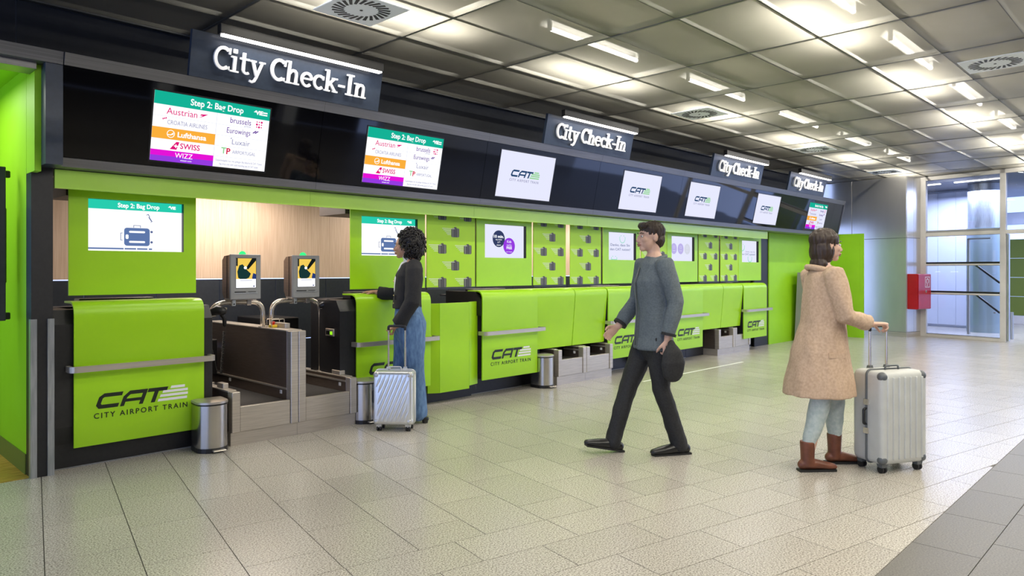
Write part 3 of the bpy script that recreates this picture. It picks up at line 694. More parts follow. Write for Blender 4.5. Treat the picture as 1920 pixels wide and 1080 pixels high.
# ------------------------------------------------------------------ green boards with screens above the counters
YP = 5.82
def board(x0, x1, kind, label):
    t = thing('screen_board', label, 'display board', ((x0+x1)/2, YP, 1.22), 'green boards with screens above the counters')
    w = x1-x0; sx0, sx1, sz0, sz1 = x0+.125, x1-.095, 1.545, 1.925
    for n, (a, b, c, d) in (('panel', (x0, x1, 1.22, sz0)), ('panel_side', (x0, sx0, sz0, sz1)), ('panel_side', (sx1, x1, sz0, sz1)), ('panel_top', (x0, x1, sz1, 2.09))):
        obj(n, bx(a, b, YP, YP+.012, c, d), M['green'], t)
    bm = BM(); P = [(sx0, sz0), (sx1, sz0), (sx1, sz1), (sx0, sz1)]
    for (a, b), (c, d) in zip(P, P[1:]+P[:1]):
        v = [bm.verts.new(q) for q in ((a, YP+.003, b), (c, YP+.003, d), (c, YP+.05, d), (a, YP+.05, b))]; bm.faces.new(v)
    obj('reveal', bm, M['plastic_black'], t)
    obj('housing', bx(x0+.06, x1-.06, YP+.05, YP+.10, 1.25, 2.09), M['black'], t)
    Mx = front(sx0, YP+.045, sz0); W_, H_ = sx1-sx0, sz1-sz0
    obj('display', bx(sx0, sx1, YP+.045, YP+.05, sz0, sz1), SC['white' if kind == 'bag' else 'lavender'], t)
    def F(n, poly, m, z=.001): b = BM(); flat(b, Mx, poly, z); return obj(n, b, SC[m], t)
    def T(s, x, y, sz, m, **k): return text(s, Mx, x*W_, y*H_, sz*H_, SC[m], t, z=.0024, **k)
    if kind == 'bag':
        F('header', rect(0, W_, .82*H_, H_), 'teal_bright'); T('Step 2: Bag Drop', .53, .905, .125, 'white', bold=.0012, fit=.44*W_); T('VIE', .90, .91, .08, 'white', bold=.0016)
        F('airport_mark', [(.845*W_, .92*H_), (.87*W_, .96*H_), (.875*W_, .92*H_)], 'white', .0014)
        F('belt_line', rect(0, .37*W_, .035*H_, .065*H_), 'slate'); F('belt_line', rect(.38*W_, .50*W_, .035*H_, .065*H_), 'slate'); F('belt_line', rect(.51*W_, .62*W_, .035*H_, .065*H_), 'slate'); F('belt_line', rect(.635*W_, .67*W_, .035*H_, .065*H_), 'slate')
        F('suitcase_icon', rrect(.27*W_, .36*H_, .03*W_, 4, .51*W_, .29*H_), 'slate'); F('icon_slot', rrect(.17*W_, .04*H_, .008, 3, .51*W_, .39*H_), 'white', .002); F('icon_slot', rrect(.17*W_, .04*H_, .008, 3, .51*W_, .19*H_), 'white', .002); F('icon_tag', rrect(.03*W_, .09*H_, .008, 3, .405*W_, .29*H_), 'white', .002)
        b = BM(); ribbon(b, Mx, [(.475*W_, .475*H_), (.475*W_, .52*H_), (.545*W_, .52*H_), (.545*W_, .475*H_)], .010*H_, .001); ribbon(b, Mx, [(.36*W_, .36*H_), (.34*W_, .36*H_), (.34*W_, .22*H_), (.36*W_, .22*H_)], .010*H_, .001); obj('icon_handle', b, SC['tagblue'], t)
        for y in (.40, .19): F('icon_wheel', circ(.665*W_, y*H_, .022*H_*1.1, 12), 'tagblue')
        b = BM(); ribbon(b, Mx, [(.61*W_, .74*H_), (.63*W_, .755*H_), (.645*W_, .70*H_)], .013*H_, .001); ribbon(b, Mx, [(.635*W_, .70*H_), (.665*W_, .62*H_)], .02*H_, .001); ribbon(b, Mx, [(.655*W_, .60*H_), (.675*W_, .62*H_)], .012*H_, .001); obj('luggage_tag_icon', b, SC['tagblue'], t)
    elif kind == 'circles':
        F('dark_circle', circ(.385*W_, .58*H_, .145*W_, 28, .255*H_), 'navy'); F('purple_circle', circ(.635*W_, .37*H_, .142*W_, 28, .25*H_), 'purple', .0016)
        T('10 min.', .385, .645, .125, 'white', bold=.001, fit=.235*W_); T('city center', .385, .555, .065, 'white'); T('↓↑', .385, .47, .08, 'white'); T('airport', .385, .39, .065, 'white')
        T('Kids', .635, .50, .115, 'white'); T('travel for', .635, .40, .06, 'white'); T('FREE', .635, .31, .12, 'white', bold=.0008); T('up to 14 years', .635, .19, .045, 'white')
    elif kind == 'danke':
        for cx, cy in ((.58, .80), (.28, .04)):
            b = BM(); ribbon(b, Mx, [p for p in arc(cx*W_, cy*H_, .10*W_, .17*H_, 160, 380, 16) if p[1] > .005*H_], .02*H_, .001); [flat(b, Mx, circ((cx+dx)*W_, (cy+.09)*H_, .018*H_, 10), .001) for dx in (-.05, .05)]; obj('smile_ring', b, SC['mint'], t)
        T('Danke, dass Sie', .5, .545, .13, 'tagblue', fit=.7*W_); T('den CAT nutzen!', .5, .385, .13, 'tagblue', fit=.73*W_)
    elif kind == 'three':
        for i, c in enumerate(('lilac', 'lilac', 'line')):
            F('lilac_circle', circ((.20+.29*i)*W_, .5*H_, .125*W_, 24, .22*H_), c)
            b = BM(); ribbon(b, Mx, rrect(.06*W_, .09*H_, .006, 3, (.20+.29*i)*W_, .56*H_), .008*H_, .002, closed=True); ribbon(b, Mx, [((.14+.29*i)*W_, .42*H_), ((.26+.29*i)*W_, .42*H_)], .014*H_, .002); obj('circle_icon', b, SC['lavender'], t)
    else:
        for cx, cy in ((.16, .72), (.60, .20)):
            b = BM(); ribbon(b, Mx, arc(cx*W_, cy*H_, .12*W_, .19*H_, 160, 380, 16), .03*H_, .001); [flat(b, Mx, circ((cx+dx)*W_, (cy+.11)*H_, .018*H_, 10), .001) for dx in (-.05, .05)]; obj('smile_ring', b, SC['mint'], t)
        T('Danke, dass Sie', .62, .49, .09, 'grey', fit=.55*W_); T('den CAT nutzen!', .5, .37, .12, 'tagblue', fit=.84*W_)
    # brown bulkhead behind the board
    obj('soffit_box', bx(x0+.01, x1-.06, 5.925, 6.39, 1.945, 2.105), M['brown_box'], t)
board(1.449, 2.345, 'bag', 'green board with a Step 2 bag drop screen, nearest, left of the kiosks')
board(3.788, 4.690, 'bag', 'green board with a Step 2 bag drop screen behind the curly haired woman')
board(5.423, 6.325, 'circles', 'green board whose screen shows a dark and a purple circle')
board(7.744, 8.614, 'danke', 'green board whose screen thanks passengers in two lines of German')
board(9.333, 10.228, 'three', 'green board whose screen shows three lilac circles in a row')
board(11.621, 12.489, 'last', 'farthest green board, its screen with green smile rings, beside the dark gap')

def stash(bm, m, n): me = bpy.data.meshes.new(n); bmesh.ops.recalc_face_normals(bm, faces=bm.faces); bm.to_mesh(me); bm.free(); me.materials.append(m); return me
FM = front(0, 0, 0)
b = BM(); flat(b, FM, rrect(.112, .098, .014, 3), 0); flat(b, FM, rrect(.035, .014, .004, 2, 0, .054), 0); PR_C = stash(b, M['print_dark'], 'suitcase_print')
b = BM()
for x in (-.036, .036): flat(b, FM, rect(x-.003, x+.003, -.048, .048), .0009)
PR_S = stash(b, M['print_line'], 'suitcase_strap_print')
b = BM()
for k, (a, y) in enumerate(((-.185, .042), (-.17, .026), (-.15, .010), (-.13, -.006), (-.115, -.022))): flat(b, FM, rect(a, -.06 if k else -.01, y-.0028, y+.0028), .0009)
PR_L = stash(b, M['print_white'], 'speed_line_print')
def shutter(x0, x1, label):
    t = thing('patterned_shutter', label, 'shutter', ((x0+x1)/2, YP, 1.215), 'green shutters printed with flying suitcases')
    obj('shutter_panel', bx(x0+.004, x1-.002, YP, YP+.01, 1.222, 2.09), M['green_print'], t)
    obj('bottom_bar', bx(x0+.004, x1-.002, YP-.004, YP+.016, 1.200, 1.222), M['navy'], t)
    k = (x1-x0)/.69
    for r in range(5):
        for dx in ((.213, .577) if r % 2 == 0 else (.396,)):
            o = None
            for me, n in ((PR_C, 'suitcase_print'), (PR_S, 'suitcase_strap_print'), (PR_L, 'speed_line_print')):
                q = bpy.data.objects.new(n, me); COL.objects.link(q); q.parent = o or t
                if o is None: q.location = Vector((x0+dx*k, YP-.0002, 1.985-.179*r))-t.location; o = q
shutter(4.711, 5.399, 'green shutter with flying suitcase prints just right of the curly haired woman')
shutter(6.354, 6.963, 'suitcase printed shutter right of the screen with two circles')
shutter(7.048, 7.697, 'suitcase printed shutter left of the German thank-you screen')
shutter(8.641, 9.318, 'suitcase printed shutter between the thank-you screen and the three lilac circles')
shutter(10.261, 10.922, 'suitcase printed shutter right of the screen with three lilac circles')
shutter(10.977, 11.601, 'suitcase printed shutter left of the farthest screen board')

# ------------------------------------------------------------------ check-in counters
ZT = 1.178
def curved(x0, x1, ytop, yfront, ybot, zb, t=.014, rad=.105, back=5.945):
    """bent laminate sheet: flat top, round nose, front that may lean back towards the foot"""
    out = [(back, ZT)]
    pts = fillet([(0, back, ZT), (0, yfront, ZT), (0, ybot, zb)], rad, 10)
    o = [(p.y, p.z) for p in pts]
    inner = []
    for i, p in enumerate(o):
        a = Vector(o[max(i-1, 0)]); c = Vector(o[min(i+1, len(o)-1)]); d = (c-a).normalized(); n = Vector((-d.y, d.x))
        inner.append((p[0]-n.x*t*-1 if False else p[0]+n.x*-t*-1, p[1]+n.y*t))
    return o, inner
def sheet(name, x0, x1, yf, yb, zb, m, parent, t=.014, back=5.945):
    pts = fillet([(0, back, ZT), (0, yf, ZT), (0, yb, zb)], .105, 10); o = [Vector((p.y, p.z)) for p in pts]; n = len(o); inn = []
    for i, p in enumerate(o):
        d = (o[min(i+1, n-1)]-o[max(i-1, 0)]).normalized(); inn.append(p+Vector((-d.y, d.x))*t)
    bm = BM(); rows = []
    for x in (x0, x1):
        rows.append([bm.verts.new((x, p.x, p.y)) for p in o]); rows.append([bm.verts.new((x, p.x, p.y)) for p in inn])
    A, Ai, B, Bi = rows
    for i in range(n-1):
        bm.faces.new((A[i], A[i+1], B[i+1], B[i])); bm.faces.new((Ai[i], Bi[i], Bi[i+1], Ai[i+1]))
        bm.faces.new((A[i], Ai[i], Ai[i+1], A[i+1])); bm.faces.new((B[i], B[i+1], Bi[i+1], Bi[i]))
    for i in (0, n-1): bm.faces.new((A[i], B[i], Bi[i], Ai[i]))
    return obj(name, bm, m, parent, smooth=30)
def counter(x0, x1, zb, by, label, bx0=None, bx1=None, with_logo=True, barx=None, barz=.71):
    t = thing('check_in_counter', label, 'counter', ((x0+x1)/2, by, 0), 'green check-in counters')
    bx0 = x0+.03 if bx0 is None else bx0; bx1 = x1-.02 if bx1 is None else bx1
    sheet('front_panel', x0, x1, 5.70, 5.705, zb, M['green'], t)
    obj('body', yz([(by, 0), (by, .16), (5.735, .30), (5.735, 1.02), (5.80, 1.12), (6.25, 1.12), (6.25, 0)], bx0, bx1), M['black'], t)
    obj('base', bx(bx0, bx1, by-.004, by+.02, 0, .30), M['black'], t)
    obj('base_edge', bx(bx0, bx1, by-.008, by, 0, .008), M['plastic_grey'], t)
    obj('desk_top', bx(x0+.02, x1-.02, 5.95, 6.45, 1.10, 1.12), M['navy'], t)
    obj('equipment_tray', bx(x0+.1, x0+.62, 5.96, 6.1, 1.12, 1.19, .006), M['plastic_black'], t)
    a, b = barx or (x0-.035, x1+.045)
    bm = BM(); P = fillet([(a, 5.72, barz), (a, 5.615, barz), (b, 5.615, barz), (b, 5.72, barz)], .03, 4)
    hh = .021
    pr = []
    for i, p in enumerate(P):
        d = (P[min(i+1, len(P)-1)]-P[max(i-1, 0)]).normalized(); nn = Vector((d.y, -d.x, 0))*.013
        pr.append([bm.verts.new(p+nn*s+Vector((0, 0, z))) for s, z in ((1, -hh), (1, hh), (-1, hh), (-1, -hh))])
    for q, r in zip(pr, pr[1:]):
        for j in range(4): bm.faces.new((q[j], q[(j+1) % 4], r[(j+1) % 4], r[j]))
    bm.faces.new(pr[0]); bm.faces.new(pr[-1][::-1])
    obj('bumper_rail', bm, M['steel_h'], t)
    for xx in (x0+.02, x1-.05): obj('rail_bracket', bx(xx, xx+.03, 5.625, 5.71, barz-.012, barz+.012), M['plastic_black'], t)
    if with_logo:
        logo(front(x0+.128, 5.7035, .405), .685, M['logo_black'], M['white'], M['logo_black'], t)
    return t
counter(1.453, 2.361, .150, 5.775, 'large green counter with logo and steel rail next to the left pillar', 1.345, 2.44)
counter(3.780, 4.670, .22, 5.90, 'green counter the curly haired woman rests her hand on', 3.62, 4.68)
counter(5.400, 6.298, .19, 5.945, 'green logo counter behind the swing bin in the middle of the row')
counter(7.700, 8.596, .215, 5.985, 'green logo counter right of the closed middle conveyors')
counter(9.302, 10.181, .2, 6.0, 'green logo counter right of the black and yellow hazard strip')
counter(11.576, 12.468, .22, 6.0, 'last green logo counter at the far end of the row', None, None)
# deeper part of the first two counters: dark faceted flanks beside the baggage scales
def cover(x0, x1, label):
    t = thing('conveyor_cover', label, 'cover panel', ((x0+x1)/2, 5.95, 0), 'curved green covers over closed conveyors')
    sheet('front_panel', x0+.004, x1-.004, 5.705, 5.77, .45, M['green'], t)
    obj('body', bx(x0+.02, x1-.02, 6.02, 6.25, 0, 1.1), M['black'], t)
    obj('base', bx(x0, x1, 6.005, 6.02, 0, .5), M['black'], t)
cover(6.302, 7.018, 'curved green cover behind the left belt of the middle conveyors')
cover(7.022, 7.694, 'curved green cover behind the right belt of the middle conveyors')
cover(10.185, 10.876, 'curved green cover behind the left belt of the far conveyors')
cover(10.880, 11.570, 'curved green cover behind the right belt of the far conveyors')

def gate(x0, x1, label, hazard=False):
    t = thing('counter_gate', label, 'gate', ((x0+x1)/2, 5.74, 0), 'low green gates between counters')
    w = x1-x0; a, b = x0+.2*w, x0+.765*w
    obj('gate_strip', xy([(x0+.035, 5.80), (a-.003, 5.74), (a-.003, 5.756), (x0+.035, 5.816)], .12, 1.055), M['green'], t)
    obj('gate_door', bx(a, b-.003, 5.74, 5.758, .12, 1.055), M['green'], t)
    obj('gate_strip', xy([(b, 5.74), (x1-.012, 5.785), (x1-.012, 5.80), (b, 5.758)], .15, 1.058), M['green'], t)
    obj('kick_board', bx(x0, x1, 5.90, 5.93, 0, .2), M['black'], t)
    obj('rear_cabinet', xy([(x0+.3*w, 6.5), (x0+.62*w, 6.5), (x0+.62*w, 6.6), (x0+.3*w, 6.6)], .2, 1.3), M['navy'], t)
    obj('inner_side', bx(x0+.0, x0+.02, 5.82, 6.4, .1, 1.1), M['black'], t)
    obj('arch_trim', yz([(5.72, .9), (5.72, 1.08), (5.82, 1.165), (6.3, 1.165), (6.3, .9)], x1-.03, x1-.004), M['plastic_black'], t)
    if hazard:
        obj('hazard_plate', bx(x0+.02, x1-.16, 5.885, 5.90, .03, .16), M['black'], t)
        k = 0
        for i in range(5):
            xx = x0+.05+.1*i
            obj('hazard_stripe', prism(BM(), [(xx, .045), (xx+.045, .045), (xx+.085, .15), (xx+.04, .15)], lambda p, q, r: (p, r, q), 5.882, 5.8855), M['yellow'], t)
gate(4.675, 5.413, 'low green gate right behind the curly haired woman')
gate(8.600, 9.300, 'low green gate above a black and yellow hazard strip', True)

# pieces of white tape on the floor
def tape(x0, x1, y, label):
    o = obj('floor_tape', bx(x0, x1, y-.018, y+.018, .0, .0012), M['tape']); tag(o, label, 'tape')
tape(7.6, 10.3, 5.09, 'long white tape line on the floor in front of the far counters')
tape(8.95, 9.46, 5.86, 'short white tape strip on the floor below the hazard strip')

# ------------------------------------------------------------------ baggage conveyors
def lane(x0, x1, yf, yback, label, grp, wl=.07, wr=.07, hl=.43, hr=.43, deep=True, post_r=.014, plinth_y=.03):
    t = thing('baggage_conveyor', label, 'conveyor', ((x0+x1)/2, yf+.1, 0), grp)
    obj('plinth', bx(x0, x1, yf+plinth_y-.005, yf+plinth_y+.5, 0, .105), M['steel'], t)
    obj('carcass', bx(x0+.01, x1-.01, yf+.05, yback, .105, .285), M['steel_dark'], t)
    obj('front_plate', bx(x0+wl+.002, x1-wr-.002, yf+.010, yf+.03, .108, .308, .003, 1), M['steel'], t)
    obj('belt', bx(x0+wl, x1-wr, yf+.03, yback, .285, .297), M['belt'], t)
    obj('belt_lip', bx(x0+wl, x1-wr, yf+.028, yf+.055, .297, .306), M['steel_h'], t)
    for s, w, h in ((0, wl, hl), (1, wr, hr)):
        a, b = (x0, x0+w) if s == 0 else (x1-w, x1)
        obj('post', bx(a+.0015, b-.0015, yf, yf+.075, .107, h, .004, 1), M['steel'], t)
        wall = obj('side_wall', bx(a+.004, b-.004, yf+.078, yback, .28, h-.004, .004, 1), M['steel_dark'], t)
        obj('top_cap', bx(a, b, yf+.075, yback, h-.006, h+.006, .002, 1), M['steel'], wall)
        inner = b-.004 if s == 0 else a+.004
        d = .002 if s == 0 else -.002
        q = obj('guide_rail', bx(min(inner, inner+d*4), max(inner, inner+d*4), yf+.08, yback, .385, .40), M['steel'], t)
        for yy in (yf+.16, yf+1.15) if deep else (yf+.13,):
            obj('sensor', bx(min(inner, inner+d*3), max(inner, inner+d*3), yy, yy+.03, .342, .372), M['white'], wall)
    return t
g1 = 'deep bag drop conveyors under the kiosks'
L1 = lane(2.512, 3.090, 5.535, 7.25, 'left steel bag drop conveyor with high brown divider beside the bin', g1, hr=.885)
L2 = lane(3.092, 3.672, 5.535, 7.25, 'right steel bag drop conveyor with high divider, in front of the woman', g1, hl=.885)
obj('stop_block', bx(2.535, 2.58, 5.75, 5.87, .436, .475, .003, 1), M['steel'], L1)
obj('stop_block', bx(3.11, 3.155, 5.80, 6.02, .891, .935, .003, 1), M['steel'], L2)
obj('stop_block', bx(3.61, 3.665, 5.72, 5.86, .436, .475, .003, 1), M['steel'], L2)
obj('rear_housing', bx(3.32, 3.66, 6.55, 7.2, .42, .93, .01), M['plastic_black'], L2)
obj('rear_housing', bx(2.56, 2.90, 6.7, 7.2, .42, .75, .01), M['plastic_black'], L1)
g2, g3 = 'closed middle conveyors', 'closed far conveyors'
lane(6.610, 7.158, 5.64, 5.96, 'left steel belt end beside the middle bin', g2, deep=False)
lane(7.160, 7.720, 5.64, 5.96, 'right steel belt end, left of the fourth counter', g2, deep=False)
lane(10.735, 11.298, 5.72, 6.0, 'left belt end of the far pair of conveyors', g3, deep=False)
lane(11.300, 11.871, 5.72, 6.0, 'right belt end of the far pair, below the last counter', g3, deep=False)

# ------------------------------------------------------------------ bag drop kiosks on tube arches
def kiosk(xa, xb, xk, zl, zr, label):
    t = thing('bag_drop_kiosk', label, 'kiosk', ((xa+xb)/2, 6.1, 1.13), 'bag drop kiosks on tube arches')
    Y = 6.1; zt = 1.122
    b = BM(); tube(b, fillet([(xa, Y, zl), (xa, Y, zt), (xb, Y, zt), (xb, Y, zr)], .15, 8), .0215, 14); obj('arch_tube', b, M['chrome'], t, smooth='all')
    for x, z in ((xa, zl), (xb, zr)): obj('foot_flange', xy(circ(x, Y, .04, 16), z, z+.012), M['steel'], t)
    w = .272; x0, x1 = xk, xk+w; z0, z1 = 1.150, 1.538
    obj('face_plate', bx(x0, x1, 5.955, 5.985, z0, z1, .006), M['plastic_grey'], t)
    hb = obj('housing', yz([(5.985, z0+.01), (5.985, z1-.006), (6.09, z1-.014), (6.13, z1-.05), (6.13, z0+.06), (6.10, z0+.01)], x0+.004, x1-.004), M['steel_dark'], t)
    obj('housing_seam', bx(x0+.001, x1-.001, 6.032, 6.037, z0+.012, z1-.010), M['plastic_black'], hb)
    sx0, sx1, sz0, sz1 = x0+.047, x1-.047, z0+.10, z1-.034
    scr = obj('display', bx(sx0, sx1, 5.9535, 5.956, sz0, sz1), SC['white'], t)
    obj('screen_edge', bx(sx0-.004, sx1+.004, 5.9545, 5.957, sz0-.004, sz1+.004), M['plastic_black'], t)
    Mx = front(sx0, 5.9535, sz0); W_, H_ = sx1-sx0, sz1-sz0
    def F(n, poly, m, z=.0004): b = BM(); flat(b, Mx, [(p*W_, q*H_) for p, q in poly], z, .0003); obj(n, b, SC[m], scr)
    F('photo', rect(0, 1, .30, 1), 'photo_yellow')
    F('photo_bag', [(.10, .34), (.06, .55), (.16, .76), (.32, .80), (.44, .70), (.55, .60), (.74, .48), (.64, .34), (.5, .30), (.2, .30)], 'photo_dark', .0008)
    F('photo_strap', [(.48, .66), (.80, 1), (1, 1), (1, .93), (.60, .62)], 'photo_coal', .0009)
    F('photo_buckle', circ(.46, .68, .08, 12, .05), 'white', .0012)
    F('photo_corner', [(.80, .34), (.86, .50), (1, .46), (1, .30), (.82, .30)], 'photo_blue', .0008)
    F('photo_edge', rect(0, .08, .74, 1), 'photo_coal', .0008)
    F('caption_line', rect(.2, .8, .24, .255), 'grey'); F('caption_line', rect(.86, .93, .03, .07), 'photo_blue')
    obj('slot', bx(x0+.035, x0+.135, 5.9535, 5.956, z0+.060, z0+.068), M['plastic_black'], t); obj('slot', bx(x0+.155, x0+.225, 5.9535, 5.956, z0+.063, z0+.068), M['plastic_black'], t)
    obj('slot_tray', bx(x0+.03, x1-.03, 5.951, 5.956, z0+.050, z0+.057), M['guard'], t)
    b = BM(); ball(b, (x0+w*.46, 6.0, z1-.004), (.032, .032, .034), 14, 8); obj('status_lamp', b, M['lamp_green'], t, smooth='all')
    obj('mount_plate', bx(x0+.02, x1-.02, 6.0, 6.12, z0-.008, z0+.012), M['steel'], t)
    for xx in (x0+.06, x1-.07): obj('clamp', bx(xx, xx+.04, Y-.03, Y+.03, zt-.03, zt+.032, .004), M['chrome'], t)
    obj('lock_tab', bx(x0+.03, x0+.058, 5.985, 5.99, z0-.055, z0+.002), M['guard'], t); obj('lock', prism(BM(), circ(x0+.044, z0-.04, .007, 10), lambda a, c, q: (a, q, c), 5.981, 5.986), M['plastic_black'], t)
    area('status_glow', (x0+w*.46, 6.0, z1+.06), (.02, .02), .12, (.1, 1, .4), (PI, 0, 0))
    return t
kiosk(2.573, 3.052, 2.690, .43, .885, 'grey bag drop kiosk with green lamp, left one, above the divided conveyor')
kiosk(3.135, 3.640, 3.268, .885, .43, 'grey bag drop kiosk with green lamp, right one, nearer the woman')
def scanner(x, y, z, side, label, drop):
    t = thing('barcode_scanner', label, 'scanner', (x, y, z))
    b = BM(); tube(b, [(x-side*.02, y-.02, z+.02), (x+side*.03, y-.05, z+.045), (x+side*.06, y-.075, z+.035)], [.03, .042, .036], 12, cap='round'); obj('scanner_head', b, M['plastic_black'], t, smooth='all')
    b = BM(); tube(b, [(x+side*.05, y-.06, z+.03), (x+side*.085, y-.06, z-.03), (x+side*.09, y-.055, z-.085)], [.022, .018, .016], 10, cap='round'); obj('grip', b, M['plastic_black'], t, smooth='all')
    obj('holder', bx(x-.03, x+.03, y-.03, y+.03, z-.012, z+.012, .004), M['chrome'], t)
    # coiled cord
    P = [Vector((x+side*.09, y-.055, z-.085))]; n = 26
    top = Vector((x+side*.088, y-.05, z-.14)); bot = Vector((x+side*.07, y-.03, z-drop)); 
    for i in range(n*6+1):
        q = i/(n*6); a = i*2*PI/6; c = top.lerp(bot, q); P.append(c+Vector((math.cos(a)*.010, math.sin(a)*.010, 0)))
    P += [bot+Vector((-side*.03, .02, .03)), bot+Vector((-side*.06, .03, .2))]
    b = BM(); tube(b, P, .0034, 5); obj('coil_cord', b, M['rubber'], t, smooth='all')
scanner(2.575, 6.07, 1.02, 1, 'black hand scanner with coiled cord on the left arch leg', .50)
scanner(3.640, 6.07, 1.045, 1, 'black hand scanner with coiled cord on the right arch leg', .62)
t = thing('emergency_stop', 'red emergency stop button in a wire guard on the divider', 'button', (3.085, 6.1, .89))
obj('button_box', bx(3.055, 3.105, 5.93, 6.0, .892, .915, .004), M['yellow_label'], t); b = BM(); tube(b, [(3.08, 5.965, .915), (3.08, 5.965, .93), (3.08, 5.965, .945)], [.010, .019, .017], 14); obj('button_cap', b, M['red_em'], t, smooth=True)
for yy in (5.92, 6.01): b = BM(); tube(b, fillet([(3.045, yy, .892), (3.045, yy, .965), (3.165, yy, .965), (3.165, yy, .892)], .01, 3), .004, 8); obj('guard_wire', b, M['chrome'], t, smooth='all')
t = thing('control_box', 'small steel switch box with a lit green key on the dark counter flank', 'switch box', (3.61, 5.80, .80))
obj('plate', bx(3.604, 3.620, 5.82, 5.96, .785, .855, .003, 1), M['steel'], t); obj('lit_key', bx(3.600, 3.605, 5.84, 5.875, .80, .83), M['display_green'], t); obj('dark_display', bx(3.601, 3.605, 5.885, 5.945, .80, .835), M['plastic_black'], t)

# ------------------------------------------------------------------ pedal bins
def bin_(x, y, label, rz=0.0):
    t = thing('pedal_bin', label, 'bin', (x, y, 0), 'steel pedal bins')
    w, d = .115, .125
    def outline(k=1.0, n=10):
        # flat back, rounded front
        pts = [(-w*k, d*.75*k), (-w*k, -d*.2*k)]
        pts += [(-math.cos(PI*i/n)*w*k, -d*.2*k-math.sin(PI*i/n)*d*.8*k) for i in range(1, n)]
        pts += [(w*k, -d*.2*k), (w*k, d*.75*k)]
        c, s = math.cos(rz), math.sin(rz)
        return [(x+a*c-b*s, y+a*s+b*c) for a, b in pts]
    obj('base_ring', xy(outline(1.03), 0, .035), M['plastic_black'], t)
    obj('drum', xy(outline(1.0), .035, .36), M['bin_steel'], t, smooth=30)
    obj('lid_ring', xy(outline(1.02), .36, .372), M['plastic_black'], t)
    b = BM(); A = [b.verts.new((*p, .372)) for p in outline(1.04)]; B = [b.verts.new((*p, .388)) for p in outline(1.03)]; D = [b.verts.new((*p, .397)) for p in outline(.82)]
    n = len(A)
    for q, r in ((A, B), (B, D)):
        for i in range(n): b.faces.new((q[i], q[(i+1) % n], r[(i+1) % n], r[i]))
    b.faces.new(D); b.faces.new(A[::-1]); obj('lid', b, M['steel_h'], t, smooth=30)
    c, s = math.cos(rz), math.sin(rz); px, py = x+.02*c+.135*s, y+.02*s-.135*c
    pd = obj('pedal', bx(-.05, .05, -.03, .03, .012, .026, .008), M['chrome'], t); pd.location = Vector((px, py, 0))-t.location-Vector((0, 0, 0)); 
    for v in pd.data.vertices: v.co += t.location
    pd.rotation_euler = (0, 0, rz)
M['bin_steel'] = grain(mat('bin_brushed_steel', (.55, .53, .5), .22, 1.0), (.52, .50, .47), (.58, .56, .53), 12, stretch=(1, 1, .2), rough=(.18, .28))
bin_(2.36, 5.575, 'steel pedal bin in front of the largest green counter', -.1)
bin_(3.79, 5.60, 'steel pedal bin half hidden by the silver suitcase', -.1)
bin_(6.42, 5.72, 'steel pedal bin beside the middle conveyors', -.1)

# ------------------------------------------------------------------ far end: green partition, kiosk, hose box; left display
t = thing('end_partition', 'tall bright lime partition folded round the corner beyond the last counter', 'partition', (14.3, 5.93, 0))
obj('long_panel', bx(13.06, 15.70, 5.93, 5.96, 0, 2.165), M['green_room'], t)
obj('side_panel', bx(15.70, 15.73, 5.10, 5.96, 0, 2.165), M['green_room'], t)
obj('inner_door', bx(15.693, 15.70, 5.17, 5.80, .03, 2.05), M['green_room'], t)
obj('dark_gap_board', bx(12.495, 13.058, 5.95, 5.98, 0, 2.09), M['black'], t)  # black board standing in for the dark gap past the last counter
t = thing('self_check_in_kiosk', 'grey self check-in machine with sloped top in front of the far lime partition', 'kiosk', (14.5, 5.6, 0))
for k in range(2):
    x = 14.05+.62*k
    ped = obj('cabinet', yz([(5.45, .02), (5.45, .75), (5.36, .98), (5.62, 1.36), (5.80, 1.36), (5.86, .02)], x, x+.60), M['plastic_grey'], t)
    bm = BM(); Ms = frameM((x+.08, 5.365, .992), (1, 0, 0), (0, .26, .38)); flat(bm, Ms, rect(0, .44, .03, .40), .001, .003); obj('display', bm, M['plastic_black'], ped)
    obj('top_lamp', bx(x+.2, x+.42, 5.60, 5.64, 1.36, 1.375), M['led'], ped)
t = thing('hose_cabinet', 'red wall cabinet with a white hose sign on the steel corner', 'fire cabinet', tuple(wp(O2, -.1, .95, .3)))
def rb(n, t0, t1, z0, z1, o0, o1, m, bev=.004): return obj(n, slabp(BM(), O2, t0, t1, z0, z1, o0, o1, bev), M[m] if isinstance(m, str) else m, t)
rb('cabinet', -.22, -.006, .59, 1.325, .03, .56, 'red', .008)
dr = rb('door', -.232, -.222, .60, 1.315, .04, .55, 'red')
Ms = frameM(wp(O2, -.233, .6, .04), E1, (0, 0, 1))
b = BM(); ribbon(b, Ms, rect(.27, .45, .45, .66), .012, .0005, closed=True); ribbon(b, Ms, arc(.36, .575, .045, .05, -60, 230, 14), .016, .0005); ribbon(b, Ms, [(.34, .54), (.36, .49), (.33, .475)], .014, .0005); obj('hose_symbol', b, M['white'], t)
b = BM(); flat(b, Ms, circ(.30, .36, .028, 14), .0005, .006); obj('lock', b, M['chrome'], t)
# post by the open entrance door
b = BM(); p = wp(O1, -1.30, 0, .75); tube(b, [p, p+Vector((0, 0, .55))], .035, 14); o = obj('door_post', b, M['guard'], None, smooth=True); tag(o, 'low metal post beside the open glass door', 'post')

